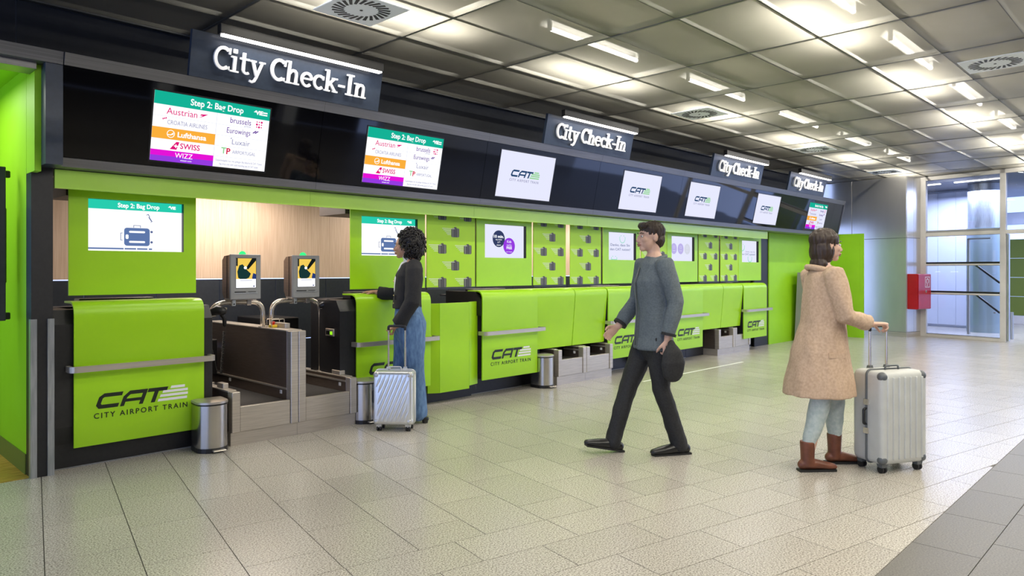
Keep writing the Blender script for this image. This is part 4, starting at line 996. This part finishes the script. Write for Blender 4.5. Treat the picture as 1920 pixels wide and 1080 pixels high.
t = thing('portrait_display', 'slim black framed display cut off at the left picture edge', 'screen', (.9, 5.98, 1.05))
obj('frame', bx(.58, 1.108, 5.98, 6.03, 1.05, 2.12, .005), M['navy'], t)
obj('display', bx(.60, 1.068, 5.976, 5.981, 1.07, 2.10), SC['skyblue'], t)
b = BM(); flat(b, front(.60, 5.976, 1.07), rect(0, .468, .88, 1.03), .0003); obj('display_header', b, SC['teal'], t)
obj('rear_housing', bx(.66, 1.125, 6.03, 6.09, 1.30, 1.85, .02), M['plastic_black'], t)
for z in (1.055, 2.05): obj('wall_bracket', bx(.9, 1.145, 6.03, 6.06, z, z+.05, .008), M['plastic_black'], t)

# ------------------------------------------------------------------ people
LV = Vector((-SS, CC, 0)); AV = Vector((CC, SS, 0))           # to the picture's left / away from the viewer, on the floor
def organic(name, bm, voxel, m, parent=None, smooth=3, fold=0, freq=(9, 9, 14)):
    o = obj(name, bm, m, parent); o['fold'] = fold; o['freq'] = freq
    r = o.modifiers.new('r', 'REMESH'); r.mode = 'VOXEL'; r.voxel_size = voxel
    s = o.modifiers.new('s', 'SMOOTH'); s.iterations = smooth; s.factor = .5
    PENDING.append(o); return o
class Fig:
    def __init__(self, base): self.b = Vector(base)
    def p(self, l, a, z): return self.b+LV*l+AV*a+Vector((0, 0, z))
    def v(self, l, a, z=0): return (LV*l+AV*a+Vector((0, 0, z)))
def limb(bm, pts, r, ref=None, n=14): return tube(bm, pts, r, n, ref, cap='round')
def sleeve(bm, pts, r, ref=None, n=20): return tube(bm, pts, r, n, ref)      # cloth with cut ends
def head_parts(bm, c, F, U, neck):
    F = F.normalized(); Sd = F.cross(U).normalized(); U = Sd.cross(F).normalized()
    R3 = Matrix((Sd, F, U)).transposed()
    h = lambda s, f, u: c+Sd*s+F*f+U*u
    ball(bm, h(0, -.012, .025), (.074, .094, .088), 20, 14, R3)
    ball(bm, h(0, .022, -.028), (.060, .068, .080), 18, 12, R3)
    ball(bm, h(0, .062, -.088), (.026, .026, .022), 12, 8, R3)
    ball(bm, h(0, .058, .030), (.052, .030, .018), 12, 8, R3)
    limb(bm, [h(0, .084, .018), h(0, .097, -.008), h(0, .107, -.030)], [.009, .010, .012], n=8)
    ball(bm, h(0, .096, -.036), (.019, .013, .009), 10, 6, R3)
    ball(bm, h(0, .084, -.060), (.024, .014, .012), 10, 6, R3)
    for s in (-1, 1):
        ball(bm, h(s*.036, .064, -.022), (.022, .022, .022), 10, 6, R3)
        ball(bm, h(s*.074, -.012, -.008), (.010, .020, .033), 10, 8, R3)
    limb(bm, [neck, neck.lerp(h(0, -.02, -.06), .5), h(0, -.02, -.05)], [.056, .050, .052], n=14)
    return h, R3
def face(h, R3, parent, m_hair):
    for s in (-1, 1):
        b = BM(); ball(b, h(s*.031, .081, .004), (.0125, .007, .007), 12, 8, R3); e = obj('eye', b, M['eye_white'], parent, smooth='all')
        b = BM(); ball(b, h(s*.031, .0865, .004), (.006, .003, .006), 10, 6, R3); obj('iris', b, M['eye_dark'], e, smooth='all')
        b = BM(); tube(b, [h(s*.014, .092, .026), h(s*.032, .090, .031), h(s*.052, .076, .025)], [.0035, .004, .002], 6); obj('eyebrow', b, m_hair, parent, smooth='all')
    b = BM(); tube(b, [h(-.024, .088, -.061), h(-.010, .099, -.056), h(.010, .099, -.056), h(.024, .088, -.061)], [.003, .006, .006, .003], 8); tube(b, [h(-.022, .088, -.062), h(0, .098, -.068), h(.022, .088, -.062)], [.003, .007, .003], 8); obj('lip', b, M['lip'], parent, smooth='all')
def hand_parts(bm, w, d, n, s, curl, scale=1.0):
    """w wrist, d finger direction, n direction the palm faces, s thumb side, curl = bend per joint (deg)"""
    d = d.normalized(); n = (n-d*n.dot(d)).normalized(); q = d.cross(n)
    s = q if q.dot(s) > 0 else -q; k = scale
    limb(bm, [w-d*.02*k, w+d*.03*k, w+d*.075*k], [(.024*k, .018*k), (.037*k, .016*k), (.039*k, .014*k)], s, 12)
    for i, (off, ln) in enumerate(((.029, .072), (.010, .082), (-.010, .076), (-.028, .058))):
        p = w+d*.078*k+s*off*k; P = [w+d*.045*k+s*off*.9*k, p]; a = 0
        for j, fr in enumerate((.45, .32, .23)):
            a += math.radians(curl*(1.0 if j else .8)+i*2)
            p = p+(d*math.cos(a)+n*math.sin(a)+s*(.04-.03*i))*ln*fr*k; P.append(p)
        limb(bm, P, [.0095*k, .0095*k, .0085*k, .0078*k, .0068*k], n=8)
    p = w+d*.018*k+s*.026*k; P = [p]
    for j, (ln, b) in enumerate(((.042, .25), (.034, .55), (.026, .8))):
        p = p+(d*.75+s*(.62-.35*j)+n*(b*min(1.0, curl/35)+.15)).normalized()*ln*k; P.append(p)
    limb(bm, P, [.014*k, .012*k, .0105*k, .008*k], n=8)

# ---- woman with curly hair at the second counter
fig = Fig((4.11, 5.305, 0)); P, V = fig.p, fig.v; lat = V(.10, -1)
def mid(a, b, q): return a.lerp(b, q)
bm = BM()
hc = P(.055, .0, 1.625); Fw = V(1, .18, -.04); neck = P(-.005, 0, 1.47)
h, R3 = head_parts(bm, hc, Fw, Vector((0, 0, 1)), neck)
limb(bm, [P(.03, 0, .95), P(.03, 0, 1.12), P(.01, 0, 1.32), P(-.01, 0, 1.45)], [(.14, .10), (.115, .085), (.15, .10), (.09, .07)], lat)
shl, ell, wrl = P(-.055, -.185, 1.425), P(-.045, -.235, 1.12), P(.085, -.20, .915)
shr, elr, wrr = P(.0, .185, 1.425), P(.16, .27, 1.165), P(.365, .265, 1.185)
limb(bm, [shl, ell, wrl], [.045, .038, .027]); limb(bm, [shr, elr, wrr], [.045, .038, .027])
hand_parts(bm, P(.10, -.20, .895), V(.8, .1, -.32), V(-.35, 0, -1), V(.1, 1, .2), 62, .95)
hand_parts(bm, P(.385, .262, 1.195), V(1, -.05, -.06), Vector((0, 0, -1)), V(.1, -1, 0), 9, .95)
limb(bm, [P(.0, -.085, .92), P(-.02, -.085, .5), P(-.075, -.085, .10)], [.085, .055, .035])
limb(bm, [P(.05, .085, .92), P(.09, .085, .5), P(.09, .09, .10)], [.085, .055, .035])
for l0, a0 in ((-.075, -.085), (.09, .09)): limb(bm, [P(l0-.02, a0, .10), P(l0+.03, a0, .07), P(l0+.11, a0-.01, .032)], [(.032, .034), (.036, .03), (.038, .016)], lat)
woman = organic('person', bm, .0052, M['skin_tan'])
tag(woman, 'woman with black curly hair, black cropped jacket and blue jeans leaning on a green counter', 'person')
face(h, R3, woman, M['hair_black'])
# hair: a dense ball of small curls
bm = BM(); ball(bm, P(.0, 0, 1.665), (.118, .118, .115), 20, 14); ball(bm, P(-.035, 0, 1.59), (.085, .105, .085), 16, 10)
hair_c = P(.0, 0, 1.658); rng = random.Random(11)
cap_ = []
for i in range(620):
    z = rng.uniform(-1, 1); t = rng.uniform(0, 2*PI); q = math.sqrt(1-z*z); d = Vector((math.cos(t)*q, math.sin(t)*q, z))
    f = d.dot(Fw.normalized())
    if f > .60 and z < .42: continue
    if f > .25 and z < -.25: continue
    root = hair_c+Vector((d.x*.108, d.y*.108, d.z*(.112 if d.z > 0 else .145))); out = d*1.0
    u = d.orthogonal().normalized(); w = d.cross(u); r0 = rng.uniform(.009, .016); ph = rng.uniform(0, 6.28); dr = Vector((0, 0, -.012)) if z < .3 else Vector()
    ln = rng.uniform(.020, .040); pts = []
    for k in range(9):
        s = k/8; a = ph+s*9.0; pts.append(root+out*ln*s+dr*s*2+(u*math.cos(a)+w*math.sin(a))*r0*(.5+.6*s))
    cap_.append(pts)
bm2 = bm
for pts in cap_: tube(bm2, pts, [.0050, .0055, .0058, .006, .006, .0058, .0055, .005, .0035], 5)
obj('hair', bm2, M['hair_black'], woman, smooth='all')
# clothes
bm = BM()
sleeve(bm, [P(.035, 0, 1.05), P(.035, 0, 1.09), P(.03, 0, 1.2), P(.015, 0, 1.34), P(-.01, 0, 1.435), P(-.012, 0, 1.475)], [(.185, .132), (.183, .13), (.178, .122), (.19, .125), (.165, .095), (.085, .07)], lat, 24)
sleeve(bm, [mid(shl, P(-.01, 0, 1.43), .4), mid(shl, P(-.01, 0, 1.43), .12)+Vector((0, 0, .012)), shl-Vector((0, 0, .03)), mid(shl, ell, .5), ell, mid(ell, wrl, .6), wrl], [.06, .072, .078, .075, .072, .066, .069])
sleeve(bm, [mid(shr, P(-.01, 0, 1.43), .4), shr, mid(shr, elr, .5), elr, mid(elr, wrr, .5), mid(elr, wrr, .95)], [.06, .076, .07, .068, .060, .066])
for l0, a0, z0 in ((.165, -.05, 1.17), (.165, .05, 1.17)): pass
jk = organic('jacket', bm, .0075, M['wool_black'], woman, 3, .007, (10, 10, 7))
b = BM(); box(b, -.05, .05, -.008, .008, -.02, .02, .004); 
pk = obj('pocket_flap', b, M['wool_black'], jk); 
for v in pk.data.vertices: v.co += offset(jk)
pk.matrix_basis = frameM(P(.085, -.128, 1.155), V(1, -.25), Vector((0, 0, 1))) @ Matrix.Rotation(-PI/2, 4, 'X')
for l0, a0, z0 in ((.085, -.148, 1.15), (.145, -.085, 1.17), (.152, -.06, 1.30), (.145, -.10, 1.10)):
    b = BM(); ball(b, P(l0, a0, z0), .0085, 10, 6); obj('button', b, M['gold'], jk, smooth='all')
bm = BM()
limb(bm, [P(.005, 0, 1.43), P(.015, 0, 1.50), P(.03, 0, 1.545)], [(.075, .068), (.058, .056), (.055, .054)], lat, 18)
limb(bm, [P(.118, -.045, 1.22), P(.112, -.055, 1.32), P(.055, -.03, 1.44)], [(.05, .035), (.05, .035), (.05, .045)], lat, 14)
organic('turtleneck', bm, .006, M['knit_white'], woman, 3)
bm = BM()
limb(bm, [P(.03, 0, 1.085), P(.025, 0, 1.0), P(.01, 0, .90), P(.005, 0, .84)], [(.155, .115), (.168, .125), (.178, .15), (.165, .145)], lat, 24)
limb(bm, [P(-.005, -.085, .92), P(-.02, -.085, .76), P(-.045, -.085, .50), P(-.065, -.085, .30), P(-.08, -.085, .10)], [(.105, .13), (.10, .122), (.082, .085), (.082, .080), (.088, .085)], lat, 18)
limb(bm, [P(.05, .085, .92), P(.075, .085, .76), P(.10, .085, .50), P(.105, .085, .30), P(.105, .09, .115)], [(.10, .115), (.095, .10), (.08, .078), (.08, .076), (.086, .082)], lat, 18)
jn = organic('jeans', bm, .0075, M['denim'], woman, 2, .006, (12, 12, 5))
for l0, a0 in ((-.075, -.085), (.09, .09)):
    bm = BM(); limb(bm, [P(l0-.075, a0, .045), P(l0-.02, a0, .07), P(l0+.05, a0, .035), P(l0+.14, a0-.01, .014)], [(.03, .012), (.032, .010), (.04, .009), (.036, .008)], lat, 12)
    box_c = P(l0-.065, a0, 0)
    tube(bm, [box_c, box_c+Vector((0, 0, .055))], [.026, .034], 10)
    sh = organic('sandal', bm, .005, M['leather_black'], woman, 1)
    for dl, dz, r in ((.02, .062, .042), (.065, .045, .043), (-.02, .10, .042)):
        bm = BM(); pts = [P(l0+dl, a0, dz)+lat.normalized()*math.cos(q)*r+Vector((0, 0, 1))*math.sin(q)*r*.75+V(.3, 0)*math.sin(q)*.02 for q in (PI*k/8 for k in range(9))]; tube(bm, pts, .006, 6); obj('strap', bm, M['leather_black'], sh, smooth='all')
        b = BM(); ball(b, pts[3]+Vector((0, 0, .005)), .006, 8, 6); obj('buckle', b, M['gold'], sh, smooth='all')

# ---- silver suitcase
def rolling_case(c, xdir, w, d, z0, z1, label, m_shell, m_trim, ribs, hgrip, tilt=0.0, name='suitcase'):
    """c = floor point under the middle; xdir = along the wide side; front faces the viewer"""
    t = thing(name, label, 'suitcase', tuple(c))
    X = Vector(xdir).normalized(); Yd = Vector((0, 0, 1)).cross(X)      # away from the front
    def q(a, b, z): return Vector(c)+X*a+Yd*b+Vector((0, 0, z))
    bm = BM(); prof = rrect(w, z1-z0, .035, 6, 0, (z0+z1)/2)
    bulge = [(-d/2, .985), (-d/2+.012, 1.0), (-.012, 1.0), (.012, 1.0), (d/2-.012, 1.0), (d/2, .985)]
    lo = []
    for b_, k in ((-d/2, .86), (-d/2+.006, .945), (-d/2+.02, .985), (-d/2+.04, 1), (d/2-.04, 1), (d/2-.02, .985), (d/2-.006, .945), (d/2, .86)):
        lo.append([bm.verts.new(q(a*k, b_, (z-(z0+z1)/2)*k+(z0+z1)/2)) for a, z in prof])
    for r0, r1 in zip(lo, lo[1:]):
        n = len(r0)
        for i in range(n): bm.faces.new((r0[i], r0[(i+1) % n], r1[(i+1) % n], r1[i]))
    bm.faces.new(lo[0][::-1]); bm.faces.new(lo[-1])
    obj('shell', bm, m_shell, t, smooth=40)
    hw, hz, zc = w*.43, (z1-z0)*.43, (z0+z1)/2
    if ribs == 'diagonal':
        for k in range(-8, 9):
            s = k*.037; P0 = []
            for f in range(9):
                zz = -hz+2*hz*f/8; a = s+zz*.42
                if abs(a) < hw-.004: P0.append(q(a, -d/2+.001, zc+zz))
            if len(P0) > 1: bm = BM(); tube(bm, P0, (lambda n: [.004]+[.0115]*(n-2)+[.004])(len(P0)) if len(P0) > 2 else .005, 8, cap='round'); obj('rib', bm, m_shell, t, smooth='all')
    else:
        for k in range(-3, 4):
            a = k*w*.125; bm = BM(); tube(bm, [q(a, -d/2, zc-hz), q(a, -d/2, zc+hz)], .009, 8, cap='round'); obj('rib', bm, m_shell, t, smooth='all')
            bm = BM(); tube(bm, [q(a, d/2, zc-hz), q(a, d/2, zc+hz)], .009, 8, cap='round'); obj('rib', bm, m_shell, t, smooth='all')
    bm = BM(); pr = [q(a, 0, z) for a, z in rrect(w+.006, z1-z0+.006, .037, 6, 0, zc)]; tube(bm, pr+pr[:1], .008, 8); obj('frame_band', bm, m_trim, t, smooth='all')
    for s in (-1, 1):
        for z in (z0+.035, z1-.035): bm = BM(); ball(bm, q(s*(w/2-.03), -d/2+.03, z), (.035, .035, .035), 12, 8); obj('corner_guard', bm, m_trim, t, smooth='all')
    for s in (-1, 1):
        for e in (-1, 1):
            a, b_ = s*(w/2-.045), e*(d/2-.045)
            bm = BM(); hexa(bm, [q(a-.02, b_-.02, z0-.022), q(a+.02, b_-.02, z0-.022), q(a+.02, b_+.02, z0-.022), q(a-.02, b_+.02, z0-.022), q(a-.026, b_-.026, z0+.012), q(a+.026, b_-.026, z0+.012), q(a+.026, b_+.026, z0+.012), q(a-.026, b_+.026, z0+.012)]); cs = obj('caster', bm, m_trim, t)
            bm = BM()
            for o_ in (-.012, .012): tube(bm, [q(a+o_-.007, b_, .026), q(a+o_+.007, b_, .026)], .026, 16)
            obj('wheel', bm, M['rubber'], cs, smooth=True)
    # telescopic handle
    for s in (-1, 1):
        bm = BM(); tube(bm, [q(s*.075, d/2-.035, z1-.01), q(s*.075, d/2-.035, z1+(hgrip-z1)*.5)], .009, 10); tube(bm, [q(s*.075, d/2-.035, z1+(hgrip-z1)*.5), q(s*.075, d/2-.035, hgrip-.02)], .0075, 10); obj('handle_tube', bm, M['chrome'], t, smooth=True)
        obj('handle_socket', (lambda b: (hexa(b, [q(s*.075-.018, d/2-.05, z1-.004), q(s*.075+.018, d/2-.05, z1-.004), q(s*.075+.018, d/2-.02, z1-.004), q(s*.075-.018, d/2-.02, z1-.004), q(s*.075-.014, d/2-.047, z1+.018), q(s*.075+.014, d/2-.047, z1+.018), q(s*.075+.014, d/2-.023, z1+.018), q(s*.075-.014, d/2-.023, z1+.018)]), b)[1])(BM()), m_trim, t)
    bm = BM(); tube(bm, fillet([q(-.075, d/2-.035, hgrip-.03), q(-.075, d/2-.035, hgrip), q(.075, d/2-.035, hgrip), q(.075, d/2-.035, hgrip-.03)], .015, 4), .0115, 10, cap='round'); obj('grip', bm, M['plastic_black'], t, smooth='all')
    bm = BM(); tube(bm, fillet([q(-.06, -.02, z1), q(-.055, -.02, z1+.028), q(.055, -.02, z1+.028), q(.06, -.02, z1)], .012, 3), .007, 8); obj('carry_handle', bm, m_trim, t, smooth='all')
    for z in (zc-.10, zc+.10):
        bm = BM(); hexa(bm, [q(-w/2-.012, -.02, z-.02), q(-w/2+.004, -.02, z-.02), q(-w/2+.004, .02, z-.02), q(-w/2-.012, .02, z-.02), q(-w/2-.012, -.02, z+.02), q(-w/2+.004, -.02, z+.02), q(-w/2+.004, .02, z+.02), q(-w/2-.012, .02, z+.02)]); obj('latch', bm, M['chrome'], t)
    bm = BM(); tube(bm, fillet([q(-w/2-.002, 0, zc-.055), q(-w/2-.028, 0, zc-.05), q(-w/2-.028, 0, zc+.05), q(-w/2-.002, 0, zc+.055)], .01, 3), .009, 8); obj('side_handle', bm, M['plastic_black'], t, smooth='all')
    return t
rolling_case((3.795, 5.125, 0), V(-1, -.06)*1.0, .345, .20, .055, .525, 'silver ribbed aluminium suitcase with extended handle held by the curly haired woman', M['alu_case'], M['case_trim'], 'diagonal', .905)

# ---- person in dark trousers striding to the left
fig = Fig((4.70, 3.05, 0)); P, V = fig.p, fig.v
fw = V(1, -.25, 0).normalized(); lat = Vector((0, 0, 1)).cross(fw)      # their left-hand side
def Q(f, s, z): return fig.b+fw*f+lat*s+Vector((0, 0, z))
bm = BM()
h, R3 = head_parts(bm, Q(.03, 0, 1.655), fw, Vector((0, 0, 1)), Q(-.01, 0, 1.49))
limb(bm, [Q(0, 0, .95), Q(0, 0, 1.15), Q(.01, 0, 1.34), Q(0, 0, 1.47)], [(.14, .10), (.13, .09), (.165, .11), (.09, .07)], lat)
s1, e1_, w1 = Q(.0, .19, 1.44), Q(-.07, .225, 1.16), Q(-.01, .22, .90)
s2, e2_, w2 = Q(.0, -.19, 1.44), Q(.03, -.24, 1.16), Q(.20, -.22, .96)
limb(bm, [s1, e1_, w1], [.048, .04, .029]); limb(bm, [s2, e2_, w2], [.048, .04, .029])
hand_parts(bm, Q(-.005, .222, .88), Vector((0, 0, -1)), -lat, fw, 58); hand_parts(bm, Q(.215, -.22, .95), fw*.7-Vector((0, 0, .6)), lat, fw+Vector((0, 0, 1)), 22)
hipL, kneL, ankL = Q(0, .09, .90), Q(-.02, .09, .50), Q(-.17, .09, .10)
hipR, kneR, ankR = Q(0, -.09, .90), Q(.17, -.09, .50), Q(.30, -.09, .11)
limb(bm, [hipL, kneL, ankL], [.085, .055, .038]); limb(bm, [hipR, kneR, ankR], [.085, .055, .038])
man = organic('person', bm, .006, M['skin_fair'])
tag(man, 'person in slate jacket and black trousers striding left across the hall with a black bag', 'person')
face(h, R3, man, M['hair_brown'])
bm = BM(); ball(bm, h(0, -.022, .045), (.083, .100, .082), 18, 12, R3); ball(bm, h(0, -.06, -.02), (.072, .055, .065), 14, 10, R3); ball(bm, h(0, .055, .085), (.06, .04, .03), 12, 8, R3); organic('hair', bm, .005, M['hair_brown'], man, 1, .007, (60, 60, 14))
bm = BM()
sleeve(bm, [Q(0, 0, .80), Q(0, 0, .90), Q(0, 0, 1.1), Q(.01, 0, 1.32), Q(0, 0, 1.44), Q(-.01, 0, 1.50)], [(.192, .15), (.188, .138), (.175, .125), (.195, .135), (.165, .10), (.08, .07)], lat, 22)
sleeve(bm, [mid(s1, Q(0, 0, 1.44), .35), s1, mid(s1, e1_, .5), e1_, mid(e1_, w1, .92)], [.06, .074, .07, .062, .052]); sleeve(bm, [mid(s2, Q(0, 0, 1.44), .35), s2, mid(s2, e2_, .5), e2_, mid(e2_, w2, .92)], [.06, .074, .07, .062, .052])
jk = organic('jacket', bm, .009, M['slate_cloth'], man, 3, .009, (9, 9, 6))
bm = BM(); tube(bm, [Q(-.005+.075*math.cos(q)-.01, .078*math.sin(q), 1.492+.018*math.cos(q+PI)) for q in (2*PI*k/20+.25 for k in range(20))], .017, 8, cap='round'); obj('collar', bm, M['slate_cloth'], jk, smooth='all')
bm = BM(); tube(bm, [Q(.158, .0, .83), Q(.150, 0, .95), Q(.142, 0, 1.1), Q(.156, 0, 1.30), Q(.118, 0, 1.42)], .006, 6); obj('zip', bm, M['case_dark'], jk, smooth='all')
for a_, b_ in ((e1_, w1), (e2_, w2)): bm = BM(); tube(bm, [a_.lerp(b_, .86), a_.lerp(b_, .94)], .056, 16); obj('cuff', bm, M['cloth_black'], jk, smooth=True)
bm = BM()
limb(bm, [Q(0, 0, 1.0), Q(0, 0, .86)], [(.165, .115), (.17, .13)], lat, 20)
limb(bm, [hipL, mid(hipL, kneL, .5), kneL, mid(kneL, ankL, .5), ankL-Vector((0, 0, .03))], [.098, .09, .070, .066, .062]); limb(bm, [hipR, mid(hipR, kneR, .5), kneR, mid(kneR, ankR, .5), ankR-Vector((0, 0, .03))], [.098, .09, .070, .066, .062])
organic('trousers', bm, .0085, M['cloth_black'], man, 3, .008, (10, 10, 7))
for an, lift in ((ankL, 0), (ankR, 1)):
    f2 = (fw+Vector((0, 0, .22*lift))).normalized(); heel = an-Vector((0, 0, an.z-.03))-fw*.05
    bm = BM(); limb(bm, [heel+Vector((0, 0, .012)), heel+f2*.09+Vector((0, 0, .018)), heel+f2*.18+Vector((0, 0, .008)), heel+f2*.255], [(.036, .04), (.042, .042), (.046, .034), (.036, .024)], lat, 14); limb(bm, [heel+fw*.03+Vector((0, 0, .03)), an+Vector((0, 0, .02))], [.042, .044])
    so = organic('shoe', bm, .006, M['leather_black'], man, 2)
    bm = BM(); hexa(bm, [heel+fw*a+lat*s+Vector((0, 0, z-.03+.22*lift*max(0, a))) for z in (0.0, .014) for a, s in ((-.035, -.036), (.27, -.036), (.27, .036), (-.035, .036))]); obj('sole', bm, M['rubber'], so)
t = thing('shoulder_bag', 'slim black bag hanging at the side of the striding person', 'bag', tuple(Q(-.03, .25, .64)))
bm = BM()
for z, f_, s_ in ((.655, .11, .04), (.70, .125, .05), (.82, .115, .05), (.90, .08, .035), (.935, .03, .014)): pass
limb(bm, [Q(-.03, .262, .66), Q(-.03, .265, .72), Q(-.025, .262, .80), Q(-.02, .258, .86)], [(.085, .038), (.095, .045), (.075, .038), (.03, .02)], fw, 18); organic('bag_body', bm, .008, M['cloth_black'], t, 3)
bm = BM(); tube(bm, [Q(-.06, .262, .84), Q(-.025, .226, .80+.03), Q(.02, .262, .84)], .009, 8); obj('handle', bm, M['leather_black'], t, smooth='all')

# ---- person in camel coat pushing a pale suitcase to the right
fig = Fig((5.18, 1.96, 0)); P, V = fig.p, fig.v
fw = V(-1, .06, 0).normalized(); lat = Vector((0, 0, 1)).cross(fw)
bm = BM()
h, R3 = head_parts(bm, Q(.03, 0, 1.575), fw, Vector((0, 0, 1)), Q(-.005, 0, 1.42))
limb(bm, [Q(0, 0, .90), Q(0, 0, 1.08), Q(.01, 0, 1.27), Q(0, 0, 1.39)], [(.14, .10), (.12, .09), (.15, .10), (.085, .07)], lat)
s1, e1_, w1 = Q(.0, .175, 1.365), Q(.07, .225, 1.10), Q(.30, .20, 1.045)      # far (left) arm
s2, e2_, w2 = Q(.0, -.175, 1.365), Q(.05, -.225, 1.09), Q(.255, -.17, 1.03)
limb(bm, [s1, e1_, w1], [.043, .036, .026]); limb(bm, [s2, e2_, w2], [.043, .036, .026])
hand_parts(bm, Q(.315, .198, 1.045), fw, Vector((0, 0, -1)), -lat, 30); hand_parts(bm, Q(.27, -.165, 1.03), fw, Vector((0, 0, -1)), lat, 55)
hipL, kneL, ankL = Q(0, .085, .86), Q(.14, .09, .48), Q(.14, .10, .12)
hipR, kneR, ankR = Q(0, -.085, .86), Q(-.06, -.085, .48), Q(-.15, -.085, .11)
limb(bm, [hipL, kneL, ankL], [.085, .055, .038]); limb(bm, [hipR, kneR, ankR], [.085, .055, .038])
w2p = organic('person', bm, .006, M['skin_fair'])
tag(w2p, 'person in camel coat, pale jeans and brown ankle boots walking right behind a pale suitcase', 'person')
face(h, R3, w2p, M['hair_brown'])
bm = BM(); ball(bm, h(0, -.020, .042), (.088, .104, .086), 18, 12, R3); ball(bm, h(0, -.034, -.03), (.089, .084, .12), 18, 12, R3); ball(bm, h(0, -.055, -.13), (.080, .055, .07), 14, 10, R3); organic('hair', bm, .005, M['hair_brown'], w2p, 1, .007, (60, 60, 10))
bm = BM()
sleeve(bm, [Q(-.02, 0, .52), Q(-.02, 0, .62), Q(-.015, 0, .82), Q(0, 0, 1.02), Q(.01, 0, 1.22), Q(0, 0, 1.365), Q(-.01, 0, 1.42)], [(.225, .245), (.218, .232), (.20, .19), (.175, .145), (.185, .135), (.155, .10), (.08, .07)], lat, 26)
sleeve(bm, [mid(s1, Q(0, 0, 1.36), .35), s1, mid(s1, e1_, .5), e1_, mid(e1_, w1, .9)], [.06, .073, .07, .064, .056]); sleeve(bm, [mid(s2, Q(0, 0, 1.36), .35), s2, mid(s2, e2_, .5), e2_, mid(e2_, w2, .9)], [.06, .073, .07, .064, .056])
ct = organic('coat', bm, .009, M['camel'], w2p, 3, .010, (10, 10, 4))
bm = BM(); tube(bm, [Q(-.012+.078*math.cos(q)-.012, .082*math.sin(q), 1.405+.02*math.cos(q+PI)) for q in (2*PI*k/20+.3 for k in range(20))], .021, 8, cap='round'); obj('collar', bm, M['camel'], ct, smooth='all')
bm = BM(); hexa(bm, [Q(f, s, z) for z in (.80, .835) for f, s in ((-.055, -.203), (.07, -.192), (.07, -.16), (-.055, -.17))]); obj('pocket_flap', bm, M['camel'], ct)
bm = BM()
limb(bm, [hipL, kneL, mid(kneL, ankL, .5), ankL+Vector((0, 0, .06))], [.095, .070, .060, .046]); limb(bm, [hipR, kneR, mid(kneR, ankR, .5), ankR+Vector((0, 0, .06))], [.095, .070, .060, .046])
organic('jeans', bm, .0085, M['denim_pale'], w2p, 3, .006, (10, 10, 8))
for an in (ankL, ankR):
    heel = Vector((an.x, an.y, .035))-fw*.035
    bm = BM(); limb(bm, [heel+Vector((0, 0, .012)), heel+fw*.09+Vector((0, 0, .015)), heel+fw*.16+Vector((0, 0, .004)), heel+fw*.215-Vector((0, 0, .004))], [(.034, .035), (.038, .036), (.04, .028), (.032, .022)], lat, 14); sleeve(bm, [heel+fw*.035+Vector((0, 0, .0)), an+Vector((0, 0, .01)), an+Vector((0, 0, .10))], [.044, .047, .052])
    bt = organic('boot', bm, .006, M['leather_brown'], w2p, 2)
    bm = BM(); hexa(bm, [heel+fw*a+lat*s+Vector((0, 0, z-.035)) for z in (0.0, .016) for a, s in ((-.03, -.034), (.23, -.034), (.23, .034), (-.03, .034))]); obj('sole', bm, M['rubber'], bt)
rolling_case((5.50, 1.615, 0), V(-.94, .30), .40, .27, .06, .70, 'pale grey hard suitcase with dark trim pushed by the person in the camel coat', M['case_grey'], M['case_dark'], 'straight', 1.0)

# ------------------------------------------------------------------ evaluate lettering and figures into plain meshes
from mathutils import noise as NZ
dg = bpy.context.evaluated_depsgraph_get(); dg.update()
for o in PENDING:
    me = bpy.data.meshes.new_from_object(o.evaluated_get(dg))
    if o.type == 'FONT':
        ft = o.get('fit')
        if ft and me.vertices:
            xs = [v.co.x for v in me.vertices]; m0, w0 = (min(xs)+max(xs))/2, max(xs)-min(xs)
            for v in me.vertices: v.co.x = (v.co.x-m0)*ft/w0
        n = bpy.data.objects.new(o.name, me); COL.objects.link(n); n.parent = o.parent; n['kind'] = 'stuff'; n.matrix_basis = o.matrix_basis.copy(); nm = o.name
        bpy.data.objects.remove(o); n.name = nm
    else:
        m0 = o.data.materials[0] if o.data.materials else None
        o.modifiers.clear(); o.data = me
        if not me.materials and m0: me.materials.append(m0)
        for p in me.polygons: p.use_smooth = True
        f = o['fold']
        if f:                     # soft folds and creases in cloth, strands in hair
            fx, fy, fz = o['freq']
            nv = len(me.vertices); co = [0.0]*(3*nv); me.vertices.foreach_get('co', co); no = [0.0]*(3*nv); me.vertex_normals.foreach_get('vector', no)
            for i in range(0, 3*nv, 3):
                x, y, z = co[i:i+3]; k = f*(NZ.noise((x*fx, y*fy, z*fz))+.5*NZ.noise((x*fx*2.3+7, y*fy*2.3, z*fz*2.3)))
                co[i] += no[i]*k; co[i+1] += no[i+1]*k; co[i+2] += no[i+2]*k
            me.vertices.foreach_set('co', co); me.update()
        del o['fold']; del o['freq']
